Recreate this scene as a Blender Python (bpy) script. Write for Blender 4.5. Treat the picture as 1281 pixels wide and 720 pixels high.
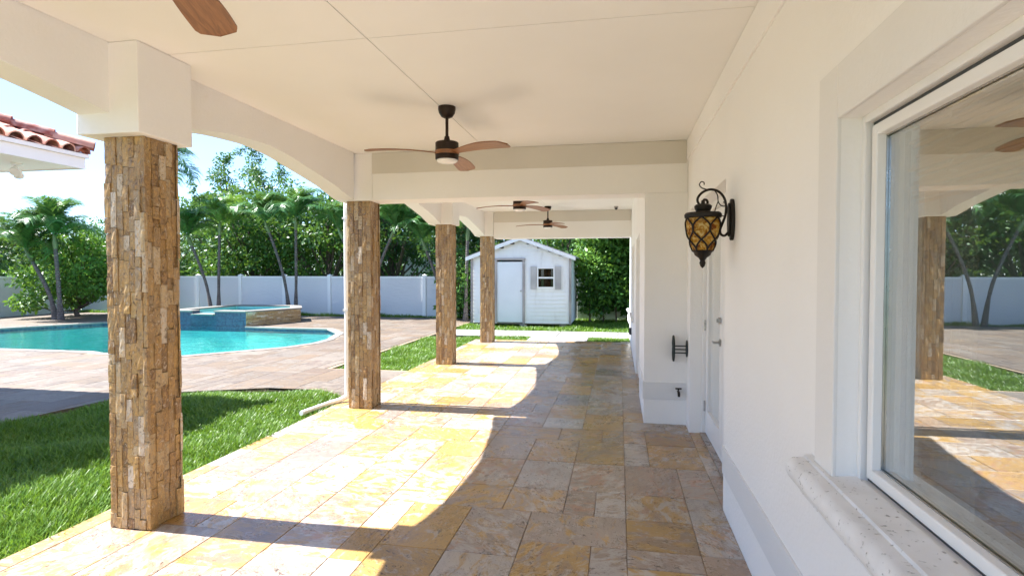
import bpy, math, random
import numpy as np
from mathutils import Vector, Matrix, Euler
R = math.radians
random.seed(7); rng = np.random.default_rng(7)
for o in list(bpy.data.objects): bpy.data.objects.remove(o)
S = bpy.context.scene
COL = S.collection

# ------------------------------------------------------------------ camera, sky, sun, exposure
CAM_H = 1.55
cd = bpy.data.cameras.new('camera'); cam = bpy.data.objects.new('camera', cd); COL.objects.link(cam)
cam.location = (0, 0, CAM_H); cam.rotation_euler = (R(90 - 1.54), 0, R(10.7))
cd.sensor_fit = 'HORIZONTAL'; cd.sensor_width = 36; cd.lens = 36 * 707 / 1281
cd.clip_start = 0.05; cd.clip_end = 3000
S.camera = cam

SUN_EL = R(52.6)
W = bpy.data.worlds.new('World'); S.world = W; W.use_nodes = True
nt = W.node_tree; nt.nodes.clear()
wo = nt.nodes.new('ShaderNodeOutputWorld'); bg = nt.nodes.new('ShaderNodeBackground')
sky = nt.nodes.new('ShaderNodeTexSky'); sky.sky_type = 'NISHITA'; sky.sun_disc = False
sky.sun_elevation = SUN_EL; sky.sun_rotation = R(270); sky.altitude = 0
sky.air_density = 1.0; sky.dust_density = .15; sky.ozone_density = 1.6
# thin, high cloud veil over the whole sky
tc = nt.nodes.new('ShaderNodeTexCoord'); mp = nt.nodes.new('ShaderNodeMapping'); mp.inputs['Scale'].default_value = (1, 1, 3.2)
no = nt.nodes.new('ShaderNodeTexNoise'); no.inputs['Scale'].default_value = 2.6; no.inputs['Detail'].default_value = 7; no.inputs['Distortion'].default_value = .5
cr = nt.nodes.new('ShaderNodeValToRGB'); cr.color_ramp.elements[0].position = .38; cr.color_ramp.elements[1].position = .78
cr.color_ramp.elements[0].color = (.12, .12, .12, 1); cr.color_ramp.elements[1].color = (.75, .75, .75, 1)
mx = nt.nodes.new('ShaderNodeMix'); mx.data_type = 'RGBA'; mx.inputs[7].default_value = (3.9, 4.4, 4.8, 1)
nt.links.new(tc.outputs['Generated'], mp.inputs['Vector']); nt.links.new(mp.outputs[0], no.inputs['Vector'])
nt.links.new(no.outputs['Fac'], cr.inputs[0]); nt.links.new(cr.outputs[0], mx.inputs[0]); nt.links.new(sky.outputs[0], mx.inputs[6])
tn = nt.nodes.new('ShaderNodeMix'); tn.data_type = 'RGBA'; tn.blend_type = 'MULTIPLY'; tn.inputs[0].default_value = 1; tn.inputs[7].default_value = (.70, .86, 1.12, 1)   # camera's cool balance
nt.links.new(mx.outputs[2], tn.inputs[6]); nt.links.new(tn.outputs[2], bg.inputs[0]); nt.links.new(bg.outputs[0], wo.inputs[0])
bg.inputs[1].default_value = 0.055

sd = bpy.data.lights.new('sun', 'SUN'); sd.energy = 3.15; sd.angle = R(.53); sd.color = (1, .985, .96)
so = bpy.data.objects.new('sun', sd); COL.objects.link(so); so.location = (-10, 0, 20)
so.rotation_euler = Vector((math.cos(SUN_EL), .004, -math.sin(SUN_EL))).to_track_quat('-Z', 'Y').to_euler()

S.view_settings.view_transform = 'Standard'; S.view_settings.look = 'None'
S.view_settings.gamma = 1; S.view_settings.exposure = 2.68; S.view_settings.use_curve_mapping = False
S.render.engine = 'CYCLES'
S.cycles.max_bounces = 10; S.cycles.diffuse_bounces = 6; S.cycles.transparent_max_bounces = 24; S.cycles.glossy_bounces = 4

# camera maths, only used to choose which pieces are in view
_f = 707.; _y = R(10.7); _p = R(1.54)
F_ = np.array([-math.sin(_y)*math.cos(_p), math.cos(_y)*math.cos(_p), -math.sin(_p)]); R_ = np.array([math.cos(_y), math.sin(_y), 0]); U_ = np.cross(R_, F_)
def view_rank(x, y, z=0):
    d = np.array([x, y, z - CAM_H]); w = d @ F_
    if w < .2: return 1e6 + abs(y)
    u, v = 640.5 + _f*(d@R_)/w, 360 - _f*(d@U_)/w
    return w if (-60 < u < 1340 and -60 < v < 800) else 1e5 + w

# ------------------------------------------------------------------ node helpers
class NB:
    def __init__(s, name):
        s.m = bpy.data.materials.new(name); s.m.use_nodes = True; s.t = s.m.node_tree; s.t.nodes.clear()
        s.out = s.t.nodes.new('ShaderNodeOutputMaterial')
    def n(s, typ, **kw):
        nd = s.t.nodes.new('ShaderNode' + typ)
        for k, v in kw.items(): setattr(nd, k, v)
        return nd
    def put(s, sock, v):
        if v is None: return
        if isinstance(v, bpy.types.NodeSocket): s.t.links.new(v, sock)
        else:
            if isinstance(v, (tuple, list)) and sock.type == 'RGBA' and len(v) == 3: v = (*v, 1)
            sock.default_value = v
    def math(s, op, a, b=None, clamp=False):
        nd = s.n('Math', operation=op); nd.use_clamp = clamp; s.put(nd.inputs[0], a); s.put(nd.inputs[1], b); return nd.outputs[0]
    def vmath(s, op, a, b=None):
        nd = s.n('VectorMath', operation=op); s.put(nd.inputs[0], a); s.put(nd.inputs[1], b); return nd.outputs[0]
    def mix(s, f, a, b, bt='MIX'):
        nd = s.n('Mix', data_type='RGBA', blend_type=bt); s.put(nd.inputs[0], f); s.put(nd.inputs[6], a); s.put(nd.inputs[7], b); return nd.outputs[2]
    def noise(s, vec, scale, detail=4, dist=0, rough=.5):
        nd = s.n('TexNoise'); s.put(nd.inputs['Vector'], vec); nd.inputs['Scale'].default_value = scale
        nd.inputs['Detail'].default_value = detail; nd.inputs['Distortion'].default_value = dist; nd.inputs['Roughness'].default_value = rough
        return nd.outputs['Fac']
    def vor(s, vec, scale, feat='F1'):
        nd = s.n('TexVoronoi', feature=feat); s.put(nd.inputs['Vector'], vec); nd.inputs['Scale'].default_value = scale; return nd.outputs['Distance']
    def ramp(s, f, stops, interp='LINEAR'):
        nd = s.n('ValToRGB'); e = nd.color_ramp; e.interpolation = interp
        while len(e.elements) < len(stops): e.elements.new(.5)
        for el, (p, c) in zip(e.elements, stops):
            el.position = p; el.color = (*(c if isinstance(c, (tuple, list)) else (c, c, c)), 1)
        s.put(nd.inputs[0], f); return nd.outputs[0]
    def pos(s): return s.n('NewGeometry').outputs['Position']
    def obj(s): return s.n('TexCoord').outputs['Object']
    def rnd(s):
        a = s.n('ObjectInfo').outputs['Random']; b = s.n('NewGeometry').outputs['Random Per Island']
        return s.math('FRACT', s.math('ADD', a, b))
    def mapping(s, v, scale=(1, 1, 1), rot=(0, 0, 0)):
        nd = s.n('Mapping'); s.put(nd.inputs[0], v); nd.inputs['Scale'].default_value = scale; nd.inputs['Rotation'].default_value = rot; return nd.outputs[0]
    def bump(s, h, strength=.3, dist=.01):
        nd = s.n('Bump'); nd.inputs['Strength'].default_value = strength; nd.inputs['Distance'].default_value = dist; s.put(nd.inputs['Height'], h); return nd.outputs[0]
    def pbr(s, col, rough=.6, metal=0, normal=None, spec=.5, coat=0, coat_r=.1):
        nd = s.n('BsdfPrincipled'); s.put(nd.inputs['Base Color'], col); s.put(nd.inputs['Roughness'], rough); s.put(nd.inputs['Metallic'], metal)
        s.put(nd.inputs['Specular IOR Level'], spec); s.put(nd.inputs['Coat Weight'], coat); nd.inputs['Coat Roughness'].default_value = coat_r
        if normal is not None: s.put(nd.inputs['Normal'], normal)
        return nd.outputs[0]
    def end(s, sh): s.t.links.new(sh, s.out.inputs['Surface']); return s.m

M = {}
def paint(name, col, rough=.6, var=.05, bump=.15, bscale=60, spec=.4):
    b = NB(name); p = b.pos()
    n1 = b.noise(p, 1.3, 5); dark = tuple(c*(1-2.2*var) for c in col)
    c = b.mix(b.ramp(n1, [(.35, 0.), (.75, 1.)]), col, dark)
    nr = b.bump(b.noise(p, bscale, 4), bump, .004)
    M[name] = b.end(b.pbr(c, rough, 0, nr, spec)); return M[name]
def metal(name, col, rough=.4, met=.8):
    b = NB(name); p = b.obj(); n = b.noise(p, 25, 3)
    M[name] = b.end(b.pbr(b.mix(n, col, tuple(c*.6 for c in col)), b.math('ADD', b.math('MULTIPLY', n, .2), rough-.1), met))
paint('plaster', (.87, .855, .83), .75, .02, .6, 55)
paint('ceiling_paint', (.88, .87, .845), .8, .02, .2, 120)
paint('surround_paint', (.78, .765, .74), .7, .02, .5, 55)
paint('wall_band_paint', (.74, .735, .725), .7, .03, .3, 90)
paint('band_paint', (.68, .645, .58), .7, .03, .3, 90)
paint('trim_white', (.82, .81, .79), .35, .015, .05, 40)
paint('fascia_white', (.80, .79, .76), .5, .04, .08, 40)
paint('pvc', (.80, .80, .78), .35, .02, .02, 30)
paint('gasket', (.05, .055, .06), .5, .02, .05, 30)
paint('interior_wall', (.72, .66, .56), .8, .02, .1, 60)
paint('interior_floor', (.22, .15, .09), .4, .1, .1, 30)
paint('concrete', (.32, .305, .285), .85, .12, .4, 40)
paint('shed_trim', (.40, .36, .345), .8, .25, .4, 35)
paint('shed_door', (.70, .715, .74), .55, .04, .1, 30)
paint('shutter', (.52, .50, .49), .8, .22, .3, 30)
paint('soil', (.10, .075, .05), .95, .2, .6, 25)
paint('roof_shingle', (.30, .29, .28), .9, .2, .6, 40)
paint('lens', (.85, .84, .82), .25, 0, 0, 10)
metal('bronze', (.035, .022, .016), .42, .6)
metal('iron', (.022, .016, .012), .5, .5)
metal('steel', (.55, .54, .52), .3, 1.)
metal('green_iron', (.03, .045, .045), .5, .5)

def mat_travertine(name, base, gold, cream, dusk, rust, dark, rough0=(.10, .34), strength=1.):
    b = NB(name); r = b.rnd(); p = b.pos()
    off = b.n('CombineXYZ'); b.put(off.inputs[0], b.math('MULTIPLY', r, 61.)); b.put(off.inputs[1], b.math('MULTIPLY', r, 37.)); b.put(off.inputs[2], b.math('MULTIPLY', r, 11.))
    vr = b.n('VectorRotate', rotation_type='Z_AXIS'); b.put(vr.inputs['Vector'], b.vmath('ADD', p, off.outputs[0])); b.put(vr.inputs['Angle'], b.math('MULTIPLY', r, 31.0))
    q = b.mapping(vr.outputs[0], (1., 1.7, 1.))
    def rk(k): return b.math('FRACT', b.math('MULTIPLY', r, k))
    def off_(k): return b.vmath('ADD', q, (k, -k*.7, k*.3))
    def patch(k, scale, lo, hi, rkk, amp, dist=1.6):
        n = b.noise(off_(k), scale, 8, dist, .62)
        return b.ramp(b.math('ADD', n, b.math('MULTIPLY', b.math('SUBTRACT', rk(rkk), .5), amp)), [(lo, 0.), (hi, 1.)])
    c = b.ramp(b.math('ADD', b.math('MULTIPLY', r, .7), b.math('MULTIPLY', b.noise(off_(3.), 3., 6, 1.), .3)), base)
    c = b.mix(b.math('MULTIPLY', patch(11., 3.6, .45, .55, 7.3, .42), .85*strength), c, gold)
    c = b.mix(b.math('MULTIPLY', patch(23., 4.6, .52, .63, 13.1, .36), .8*strength), c, cream)
    c = b.mix(b.math('MULTIPLY', patch(31., 3.0, .58, .69, 17.7, .30), .7*strength), c, dusk)
    c = b.mix(b.math('MULTIPLY', patch(43., 5.5, .60, .68, 23.9, .22), .7*strength), c, rust)
    c = b.mix(b.math('MULTIPLY', patch(53., 15., .56, .66, 5.1, .12, .8), .55*strength), c, cream)
    c = b.mix(b.math('MULTIPLY', patch(59., 13., .61, .71, 3.1, .12, .8), .45*strength), c, dusk)
    for k, sc, w, am in ((61., 2.6, .009, .85), (71., 5.2, .011, .65), (83., 9., .016, .5)):
        v = b.ramp(b.math('ABSOLUTE', b.math('SUBTRACT', b.noise(off_(k), sc, 9, 2.4, .68), .5)), [(0, 1.), (w, 0.)])
        c = b.mix(b.math('MULTIPLY', b.math('MULTIPLY', v, b.ramp(b.noise(off_(k+2), 2.2, 2), [(.48, 0.), (.6, 1.)])), am), c, dark)
    sp = b.noise(off_(5.), 55., 4, .5, .7); sp2 = b.noise(off_(7.), 24., 6, 1., .72)
    c = b.mix(b.math('MULTIPLY', b.ramp(sp, [(.31, 1.), (.42, 0.)]), .6), c, dark)
    pit = b.math('MULTIPLY', b.ramp(sp2, [(.36, 1.), (.43, 0.)]), b.ramp(b.noise(off_(9.), 3.5, 2), [(.42, 0.), (.56, 1.)]))
    c = b.mix(b.math('MULTIPLY', pit, .9), c, dark)
    hs = b.n('HueSaturation'); b.put(hs.inputs['Color'], c); b.put(hs.inputs['Value'], b.math('ADD', b.math('MULTIPLY', rk(29.1), .26), .86))
    rough = b.math('ADD', b.math('MULTIPLY', b.noise(p, 2.2, 6), rough0[1]-rough0[0]), rough0[0])
    rough = b.math('ADD', rough, b.math('MULTIPLY', sp2, .12))
    h = b.math('SUBTRACT', b.math('MULTIPLY', sp2, .3), pit)
    M[name] = b.end(b.pbr(hs.outputs[0], rough, 0, b.bump(h, .3, .003), .5))
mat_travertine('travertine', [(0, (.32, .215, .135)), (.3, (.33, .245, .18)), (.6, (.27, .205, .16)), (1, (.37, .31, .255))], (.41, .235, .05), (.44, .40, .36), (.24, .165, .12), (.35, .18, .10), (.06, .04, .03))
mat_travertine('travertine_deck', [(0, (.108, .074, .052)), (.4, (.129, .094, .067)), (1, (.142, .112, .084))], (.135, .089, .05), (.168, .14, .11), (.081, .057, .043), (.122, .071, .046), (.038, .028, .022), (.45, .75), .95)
paint('grout', (.29, .215, .145), .9, .15, .5, 60)
paint('cladding_gap', (.07, .045, .028), .95, .2, .5, 60)
paint('coping_stone', (.23, .21, .185), .6, .08, .3, 50)
b = NB('precast'); p = b.pos(); sp = b.noise(p, 70, 3, .3); st = b.noise(p, 7, 5, .6)
c = b.mix(b.ramp(st, [(.4, 0.), (.7, .5)]), (.78, .77, .755), (.62, .60, .57)); c = b.mix(b.math('MULTIPLY', b.ramp(sp, [(.29, 1.), (.36, 0.)]), .8), c, (.30, .28, .25))
M['precast'] = b.end(b.pbr(c, .85, 0, b.bump(b.ramp(sp, [(.28, 0.), (.38, 1.)]), .7, .004)))

b = NB('cladding'); r = b.rnd(); p = b.pos()
off = b.n('CombineXYZ'); b.put(off.inputs[0], b.math('MULTIPLY', r, 53.)); b.put(off.inputs[2], b.math('MULTIPLY', r, 29.))
q = b.mapping(b.vmath('ADD', p, off.outputs[0]), (1.15, 1.15, .9))
n1 = b.noise(q, 14, 8, 1.6, .65); n2 = b.noise(q, 34, 7, 1.0, .72); n3 = b.noise(b.vmath('ADD', q, (9, 4, 2)), 24, 7, 1.6, .66)
c = b.ramp(b.math('ADD', b.math('MULTIPLY', r, .9), b.math('MULTIPLY', n1, .1)), [(0, (.12, .065, .03)), (.14, (.25, .145, .06)), (.30, (.40, .245, .09)), (.46, (.27, .175, .09)), (.62, (.44, .285, .11)), (.74, (.31, .225, .14)), (.84, (.46, .34, .19)), (.93, (.56, .48, .38)), (1, (.72, .68, .62))])
c = b.mix(b.ramp(n3, [(.50, 0.), (.60, .6)]), c, (.56, .34, .12))
c = b.mix(b.ramp(n1, [(.54, 0.), (.64, .55)]), c, (.27, .17, .095))
c = b.mix(b.ramp(n3, [(.36, .6), (.42, 0.)]), c, (.60, .52, .42))
c = b.mix(b.math('MULTIPLY', b.ramp(n2, [(.37, 1.), (.47, 0.)]), .8), c, (.085, .05, .026))
c = b.mix(b.math('MULTIPLY', b.ramp(n2, [(.60, 0.), (.70, 1.)]), .45), c, (.74, .64, .50))
h = b.math('ADD', b.math('MULTIPLY', n3, .8), b.math('MULTIPLY', n2, 1.))
M['cladding'] = b.end(b.pbr(c, b.math('ADD', b.math('MULTIPLY', n2, .4), .22), 0, b.bump(h, .6, .007), .5))

def foliage(name, cols, trans=.45, rough=.45):
    b = NB(name); r = b.n('NewGeometry').outputs['Random Per Island']; p = b.pos()
    big = b.noise(p, .9, 3)
    if name == 'grass':
        pt_ = b.ramp(b.noise(p, 2.6, 4, .8), [(.3, 0.), (.75, 1.)]); c = b.ramp(b.math('ADD', b.math('MULTIPLY', r, .62), b.math('MULTIPLY', pt_, .38)), cols)
    else: c = b.ramp(b.math('ADD', b.math('MULTIPLY', r, .7), b.math('MULTIPLY', big, .35)), cols)
    d = b.pbr(c, rough, 0, None, .35)
    t = b.n('BsdfTranslucent'); b.put(t.inputs[0], b.mix(.5, c, (.22, .34, .03), 'MIX'))
    ms = b.n('MixShader'); ms.inputs[0].default_value = trans*.6; b.t.links.new(d, ms.inputs[1]); b.t.links.new(t.outputs[0], ms.inputs[2])
    M[name] = b.end(ms.outputs[0])
foliage('grass', [(0, (.035, .09, .010)), (.35, (.085, .19, .018)), (.72, (.15, .27, .03)), (.92, (.24, .31, .06)), (1, (.36, .31, .14))], .55, .4)
foliage('leaf_dark', [(0, (0.013, 0.044, 0.013)), (.5, (0.026, 0.085, 0.019)), (.9, (0.058, 0.143, 0.029)), (1, (0.104, 0.195, 0.052))], .35)
foliage('leaf_mid', [(0, (0.019, 0.065, 0.016)), (.5, (0.042, 0.130, 0.023)), (.9, (0.085, 0.208, 0.039)), (1, (0.156, 0.260, 0.065))], .45)
foliage('leaf_lime', [(0, (0.039, 0.104, 0.016)), (.5, (0.091, 0.221, 0.033)), (.9, (0.169, 0.325, 0.052)), (1, (0.260, 0.390, 0.078))], .5)
foliage('leaf_feather', [(0, (0.026, 0.078, 0.026)), (.5, (0.052, 0.150, 0.039)), (1, (0.117, 0.234, 0.078))], .45)
foliage('frond', [(0, (0.026, 0.091, 0.026)), (.5, (0.052, 0.163, 0.039)), (.9, (0.111, 0.247, 0.058)), (1, (0.195, 0.312, 0.091))], .4, .35)
foliage('frond_lime', [(0, (0.052, 0.130, 0.026)), (.5, (0.117, 0.260, 0.039)), (1, (0.247, 0.377, 0.078))], .5, .35)
b = NB('bark'); p = b.obj(); n = b.noise(b.mapping(p, (4, 4, 1)), 6, 6, 1)
M['bark'] = b.end(b.pbr(b.ramp(n, [(.3, (.05, .037, .026)), (.7, (.17, .13, .10))]), .9, 0, b.bump(n, .8, .02)))
b = NB('palm_bark'); p = b.pos(); w = b.n('TexWave', wave_type='BANDS', bands_direction='Z'); w.inputs['Scale'].default_value = 4.; w.inputs['Distortion'].default_value = 1.4; b.put(w.inputs['Vector'], p)
n = b.noise(p, 14, 5)
M['palm_bark'] = b.end(b.pbr(b.mix(b.math('MULTIPLY', w.outputs['Fac'], .5), b.ramp(n, [(.3, (.075, .062, .055)), (.7, (.19, .165, .145))]), (.06, .05, .045)), .85, 0, b.bump(w.outputs['Fac'], .5, .02)))
paint('crownshaft', (.16, .22, .08), .45, .2, .1, 10)

b = NB('wood_blade'); p = b.obj(); n = b.noise(b.mapping(p, (1.2, 22, 22)), 3, 7, .8, .6)
M['wood_blade'] = b.end(b.pbr(b.ramp(n, [(.25, (.15, .058, .022)), (.55, (.28, .118, .045)), (.8, (.37, .175, .07))]), .42, 0, b.bump(n, .1, .002), .5))

def glassy(name, tint, base, gain, power, rough=0., bump=None):
    b = NB(name); lw = b.n('LayerWeight'); lw.inputs[0].default_value = .5
    f = b.math('ADD', b.math('MULTIPLY', b.math('POWER', lw.outputs['Facing'], power), gain), base, True)
    t = b.n('BsdfTransparent'); b.put(t.inputs[0], tint); g = b.n('BsdfGlossy'); g.inputs['Roughness'].default_value = rough; b.put(g.inputs[0], (.97, .98, .98))
    if bump:
        p = b.pos(); h = b.math('ADD', b.noise(p, bump[0], 3, .6), b.math('MULTIPLY', b.noise(p, bump[0]*3.3, 2, .4), .3))
        nr = b.bump(h, bump[1], bump[2]); b.put(g.inputs['Normal'], nr); b.put(lw.inputs['Normal'], nr)
    ms = b.n('MixShader'); b.put(ms.inputs[0], f); b.t.links.new(t.outputs[0], ms.inputs[1]); b.t.links.new(g.outputs[0], ms.inputs[2])
    M[name] = b.end(ms.outputs[0])
glassy('window_glass', (.78, .80, .78), .22, 1.25, 3.0)
glassy('dark_glass', (.12, .14, .17), .06, .9, 4.)  # tint stands in for the shade inside the shed
glassy('water', (.56, .87, .88), .02, .8, 4.5, 0., (2.2, .2, .12))
b = NB('amber_glass'); p = b.obj(); n = b.noise(p, 26, 4, 1.5)
c = b.ramp(n, [(.36, (.30, .09, .015)), (.5, (.72, .42, .06)), (.64, (.98, .84, .34))])
t = b.n('BsdfTransparent'); b.put(t.inputs[0], c); tl = b.n('BsdfTranslucent'); b.put(tl.inputs[0], c); pb = b.pbr(c, .15, 0, b.bump(n, .4, .01))
m1 = b.n('MixShader'); m1.inputs[0].default_value = .5; b.t.links.new(t.outputs[0], m1.inputs[1]); b.t.links.new(tl.outputs[0], m1.inputs[2])
m2 = b.n('MixShader'); m2.inputs[0].default_value = .35; b.t.links.new(m1.outputs[0], m2.inputs[1]); b.t.links.new(pb, m2.inputs[2]); M['amber_glass'] = b.end(m2.outputs[0])

b = NB('pool_plaster'); p = b.pos(); n = b.noise(p, 3, 5)
ca = b.vor(b.vmath('ADD', p, b.n('TexNoise').outputs['Color']), 2.2)
M['pool_plaster'] = b.end(b.pbr(b.ramp(n, [(.3, (.20, .60, .54)), (.7, (.31, .70, .63))]), .7))
b = NB('mosaic'); p = b.pos(); vm = b.mapping(p, (1, 1, 1), (R(90), 0, 0)); br = b.n('TexBrick'); b.put(br.inputs['Vector'], vm); br.offset = 0
br.inputs['Scale'].default_value = 1; br.inputs['Brick Width'].default_value = .045; br.inputs['Row Height'].default_value = .045; br.inputs['Mortar Size'].default_value = .004
br.inputs['Color1'].default_value = (.008, .022, .06, 1); br.inputs['Color2'].default_value = (.025, .07, .13, 1); br.inputs['Mortar'].default_value = (.07, .10, .13, 1)
M['mosaic'] = b.end(b.pbr(br.outputs['Color'], .2))
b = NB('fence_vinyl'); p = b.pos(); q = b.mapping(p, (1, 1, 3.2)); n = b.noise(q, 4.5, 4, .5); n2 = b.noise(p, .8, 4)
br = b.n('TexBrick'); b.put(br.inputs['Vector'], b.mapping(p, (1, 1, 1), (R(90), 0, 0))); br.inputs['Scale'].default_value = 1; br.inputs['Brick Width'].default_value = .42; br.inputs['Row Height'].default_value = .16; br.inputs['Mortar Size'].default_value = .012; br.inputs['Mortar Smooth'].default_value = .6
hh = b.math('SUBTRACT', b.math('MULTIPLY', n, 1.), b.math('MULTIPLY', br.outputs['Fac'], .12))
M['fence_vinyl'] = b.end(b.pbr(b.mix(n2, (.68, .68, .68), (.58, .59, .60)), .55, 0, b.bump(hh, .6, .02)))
b = NB('siding'); p = b.pos(); n = b.noise(b.mapping(p, (2, 2, .6)), 3, 6)
M['siding'] = b.end(b.pbr(b.ramp(n, [(.22, (.60, .58, .56)), (.38, (.73, .72, .71)), (.8, (.78, .78, .78))]), .7, 0, b.bump(b.noise(p, 50, 3), .2, .004)))
b = NB('terracotta'); r = b.rnd(); p = b.pos(); n = b.noise(p, 9, 5)
M['terracotta'] = b.end(b.pbr(b.mix(b.ramp(n, [(.4, 0.), (.7, .55)]), b.ramp(r, [(0, (.20, .045, .03)), (.35, (.34, .085, .045)), (.7, (.45, .16, .09)), (1, (.58, .33, .24))]), (.62, .46, .38)), .8, 0, b.bump(n, .4, .01)))
b = NB('bamboo'); p = b.obj(); n = b.noise(b.mapping(p, (30, 3, 60)), 1, 4)
M['bamboo'] = b.end(b.pbr(b.ramp(n, [(.3, (.42, .28, .14)), (.7, (.68, .50, .30))]), .6))
paint('cord', (.66, .58, .45), .9, .02, .1, 40)
paint('marble_sill', (.50, .36, .20), .35, .12, .1, 20)
b = NB('curtain'); c = (.80, .75, .66); d = b.n('BsdfDiffuse'); b.put(d.inputs[0], c); t = b.n('BsdfTranslucent'); b.put(t.inputs[0], c); tr = b.n('BsdfTransparent')
m1 = b.n('MixShader'); m1.inputs[0].default_value = .5; b.t.links.new(d.outputs[0], m1.inputs[1]); b.t.links.new(t.outputs[0], m1.inputs[2])
m2 = b.n('MixShader'); m2.inputs[0].default_value = .12; b.t.links.new(m1.outputs[0], m2.inputs[1]); b.t.links.new(tr.outputs[0], m2.inputs[2]); M['curtain'] = b.end(m2.outputs[0])
b = NB('lawn_ground'); p = b.pos(); n = b.noise(p, 6, 6)
M['lawn_ground'] = b.end(b.pbr(b.ramp(n, [(.3, (.035, .06, .012)), (.7, (.08, .13, .03))]), .95, 0, b.bump(b.noise(p, 40, 4), .8, .03)))

# ------------------------------------------------------------------ mesh helpers
class MB:
    def __init__(s): s.v = []; s.f = []
    def add(s, vs, fs):
        k = len(s.v); s.v += [tuple(map(float, q)) for q in vs]; s.f += [tuple(i+k for i in f) for f in fs]; return s
    def box(s, x0, x1, y0, y1, z0, z1):
        return s.add([(x0,y0,z0),(x1,y0,z0),(x1,y1,z0),(x0,y1,z0),(x0,y0,z1),(x1,y0,z1),(x1,y1,z1),(x0,y1,z1)],
                     [(0,3,2,1),(4,5,6,7),(0,1,5,4),(1,2,6,5),(2,3,7,6),(3,0,4,7)])
    def prism(s, poly, axis, a0, a1):
        """extrude a 2-D polygon along axis 'x','y' or 'z' (poly in the two other axes, in order)"""
        n = len(poly)
        def mk(p, a): return {'x': (a, p[0], p[1]), 'y': (p[0], a, p[1]), 'z': (p[0], p[1], a)}[axis]
        vs = [mk(p, a0) for p in poly] + [mk(p, a1) for p in poly]
        fs = [tuple(range(n))[::-1], tuple(range(n, 2*n))] + [(i, (i+1) % n, n+(i+1) % n, n+i) for i in range(n)]
        return s.add(vs, fs)
    def tube(s, pts, rad, n=8, cap=True):
        pts = [Vector(p) for p in pts]; m = len(pts); rad = rad if isinstance(rad, (list, tuple)) else [rad]*m
        vs = []; up = None
        for i, p in enumerate(pts):
            t = (pts[min(i+1, m-1)] - pts[max(i-1, 0)])
            if t.length < 1e-9: t = Vector((0, 0, 1))
            t.normalize()
            if up is None: up = t.orthogonal().normalized()
            else:
                up = up - t*up.dot(t)
                up = up.normalized() if up.length > 1e-6 else t.orthogonal().normalized()
            w = t.cross(up)
            for k in range(n):
                a = 2*math.pi*k/n; vs.append(p + (up*math.cos(a) + w*math.sin(a))*rad[i])
        fs = [(i*n+k, i*n+(k+1) % n, (i+1)*n+(k+1) % n, (i+1)*n+k) for i in range(m-1) for k in range(n)]
        if cap: fs += [tuple(range(n))[::-1], tuple(range((m-1)*n, m*n))]
        return s.add(vs, fs)
    def lathe(s, prof, c=(0, 0, 0), n=24):
        """prof: list of (radius, z)"""
        vs = [(c[0]+r*math.cos(2*math.pi*k/n), c[1]+r*math.sin(2*math.pi*k/n), c[2]+z) for r, z in prof for k in range(n)]; m = len(prof)
        fs = [(i*n+k, i*n+(k+1) % n, (i+1)*n+(k+1) % n, (i+1)*n+k) for i in range(m-1) for k in range(n)]
        return s.add(vs, fs)
    def mesh(s, name, mat, smooth=False):
        me = bpy.data.meshes.new(name); me.from_pydata(s.v, [], s.f); me.materials.append(M[mat])
        if smooth:
            me.polygons.foreach_set('use_smooth', [True]*len(me.polygons))
            try: me.set_sharp_from_angle(angle=R(40))
            except Exception: pass
        me.update(); return me
    def build(s, name, mat, parent=None, smooth=False, bevel=0):
        return link(name, s.mesh(name, mat, smooth), parent, bevel)
def link(name, me, parent=None, bevel=0, loc=None):
    o = bpy.data.objects.new(name, me); COL.objects.link(o)
    if loc is not None: o.location = loc
    if parent is not None:
        o.parent = parent
    if bevel:
        m = o.modifiers.new('bevel', 'BEVEL'); m.width = bevel; m.segments = 2; m.limit_method = 'ANGLE'; m.angle_limit = R(40)
    return o
def mesh_np(name, v, f, mat, smooth=False):
    v = np.asarray(v, dtype=np.float32).reshape(-1, 3); f = np.asarray(f, dtype=np.int32); k = f.shape[1]; n = f.shape[0]
    me = bpy.data.meshes.new(name); me.vertices.add(len(v)); me.vertices.foreach_set('co', v.ravel())
    me.loops.add(n*k); me.loops.foreach_set('vertex_index', f.ravel()); me.polygons.add(n)
    me.polygons.foreach_set('loop_start', np.arange(n, dtype=np.int32)*k)
    try: me.polygons.foreach_set('loop_total', np.full(n, k, dtype=np.int32))
    except Exception: pass
    if smooth: me.polygons.foreach_set('use_smooth', np.ones(n, dtype=bool))
    me.materials.append(M[mat]); me.update(calc_edges=True); return me
def tag(o, label=None, cat=None, group=None, kind=None):
    if label: o['label'] = label
    if cat: o['category'] = cat
    if group: o['group'] = group
    if kind: o['kind'] = kind
    return o
def thing(name, label, cat, loc=(0, 0, 0), rz=0, group=None):
    o = bpy.data.objects.new(name, None); o.empty_display_size = .1; COL.objects.link(o); o.location = loc; o.rotation_euler = (0, 0, rz)
    return tag(o, label, cat, group)
def shift(mb, loc):
    mb.v = [(x-loc[0], y-loc[1], z-loc[2]) for x, y, z in mb.v]; return mb
def inside(x, y, poly):
    c = False; j = len(poly)-1
    for i in range(len(poly)):
        xi, yi = poly[i]; xj, yj = poly[j]
        if (yi > y) != (yj > y) and x < (xj-xi)*(y-yi)/(yj-yi)+xi: c = not c
        j = i
    return c
def offset_poly(poly, d):
    """offset a counter-clockwise polygon outwards by d"""
    n = len(poly); out = []
    for i in range(n):
        p0, p1, p2 = Vector(poly[i-1]), Vector(poly[i]), Vector(poly[(i+1) % n])
        a = (p1-p0).normalized(); c = (p2-p1).normalized()
        na, nc = Vector((a.y, -a.x)), Vector((c.y, -c.x)); bis = (na+nc).normalized()
        out.append(tuple(p1 + bis*(d/max(.4, bis.dot(na)))))
    return out
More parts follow.
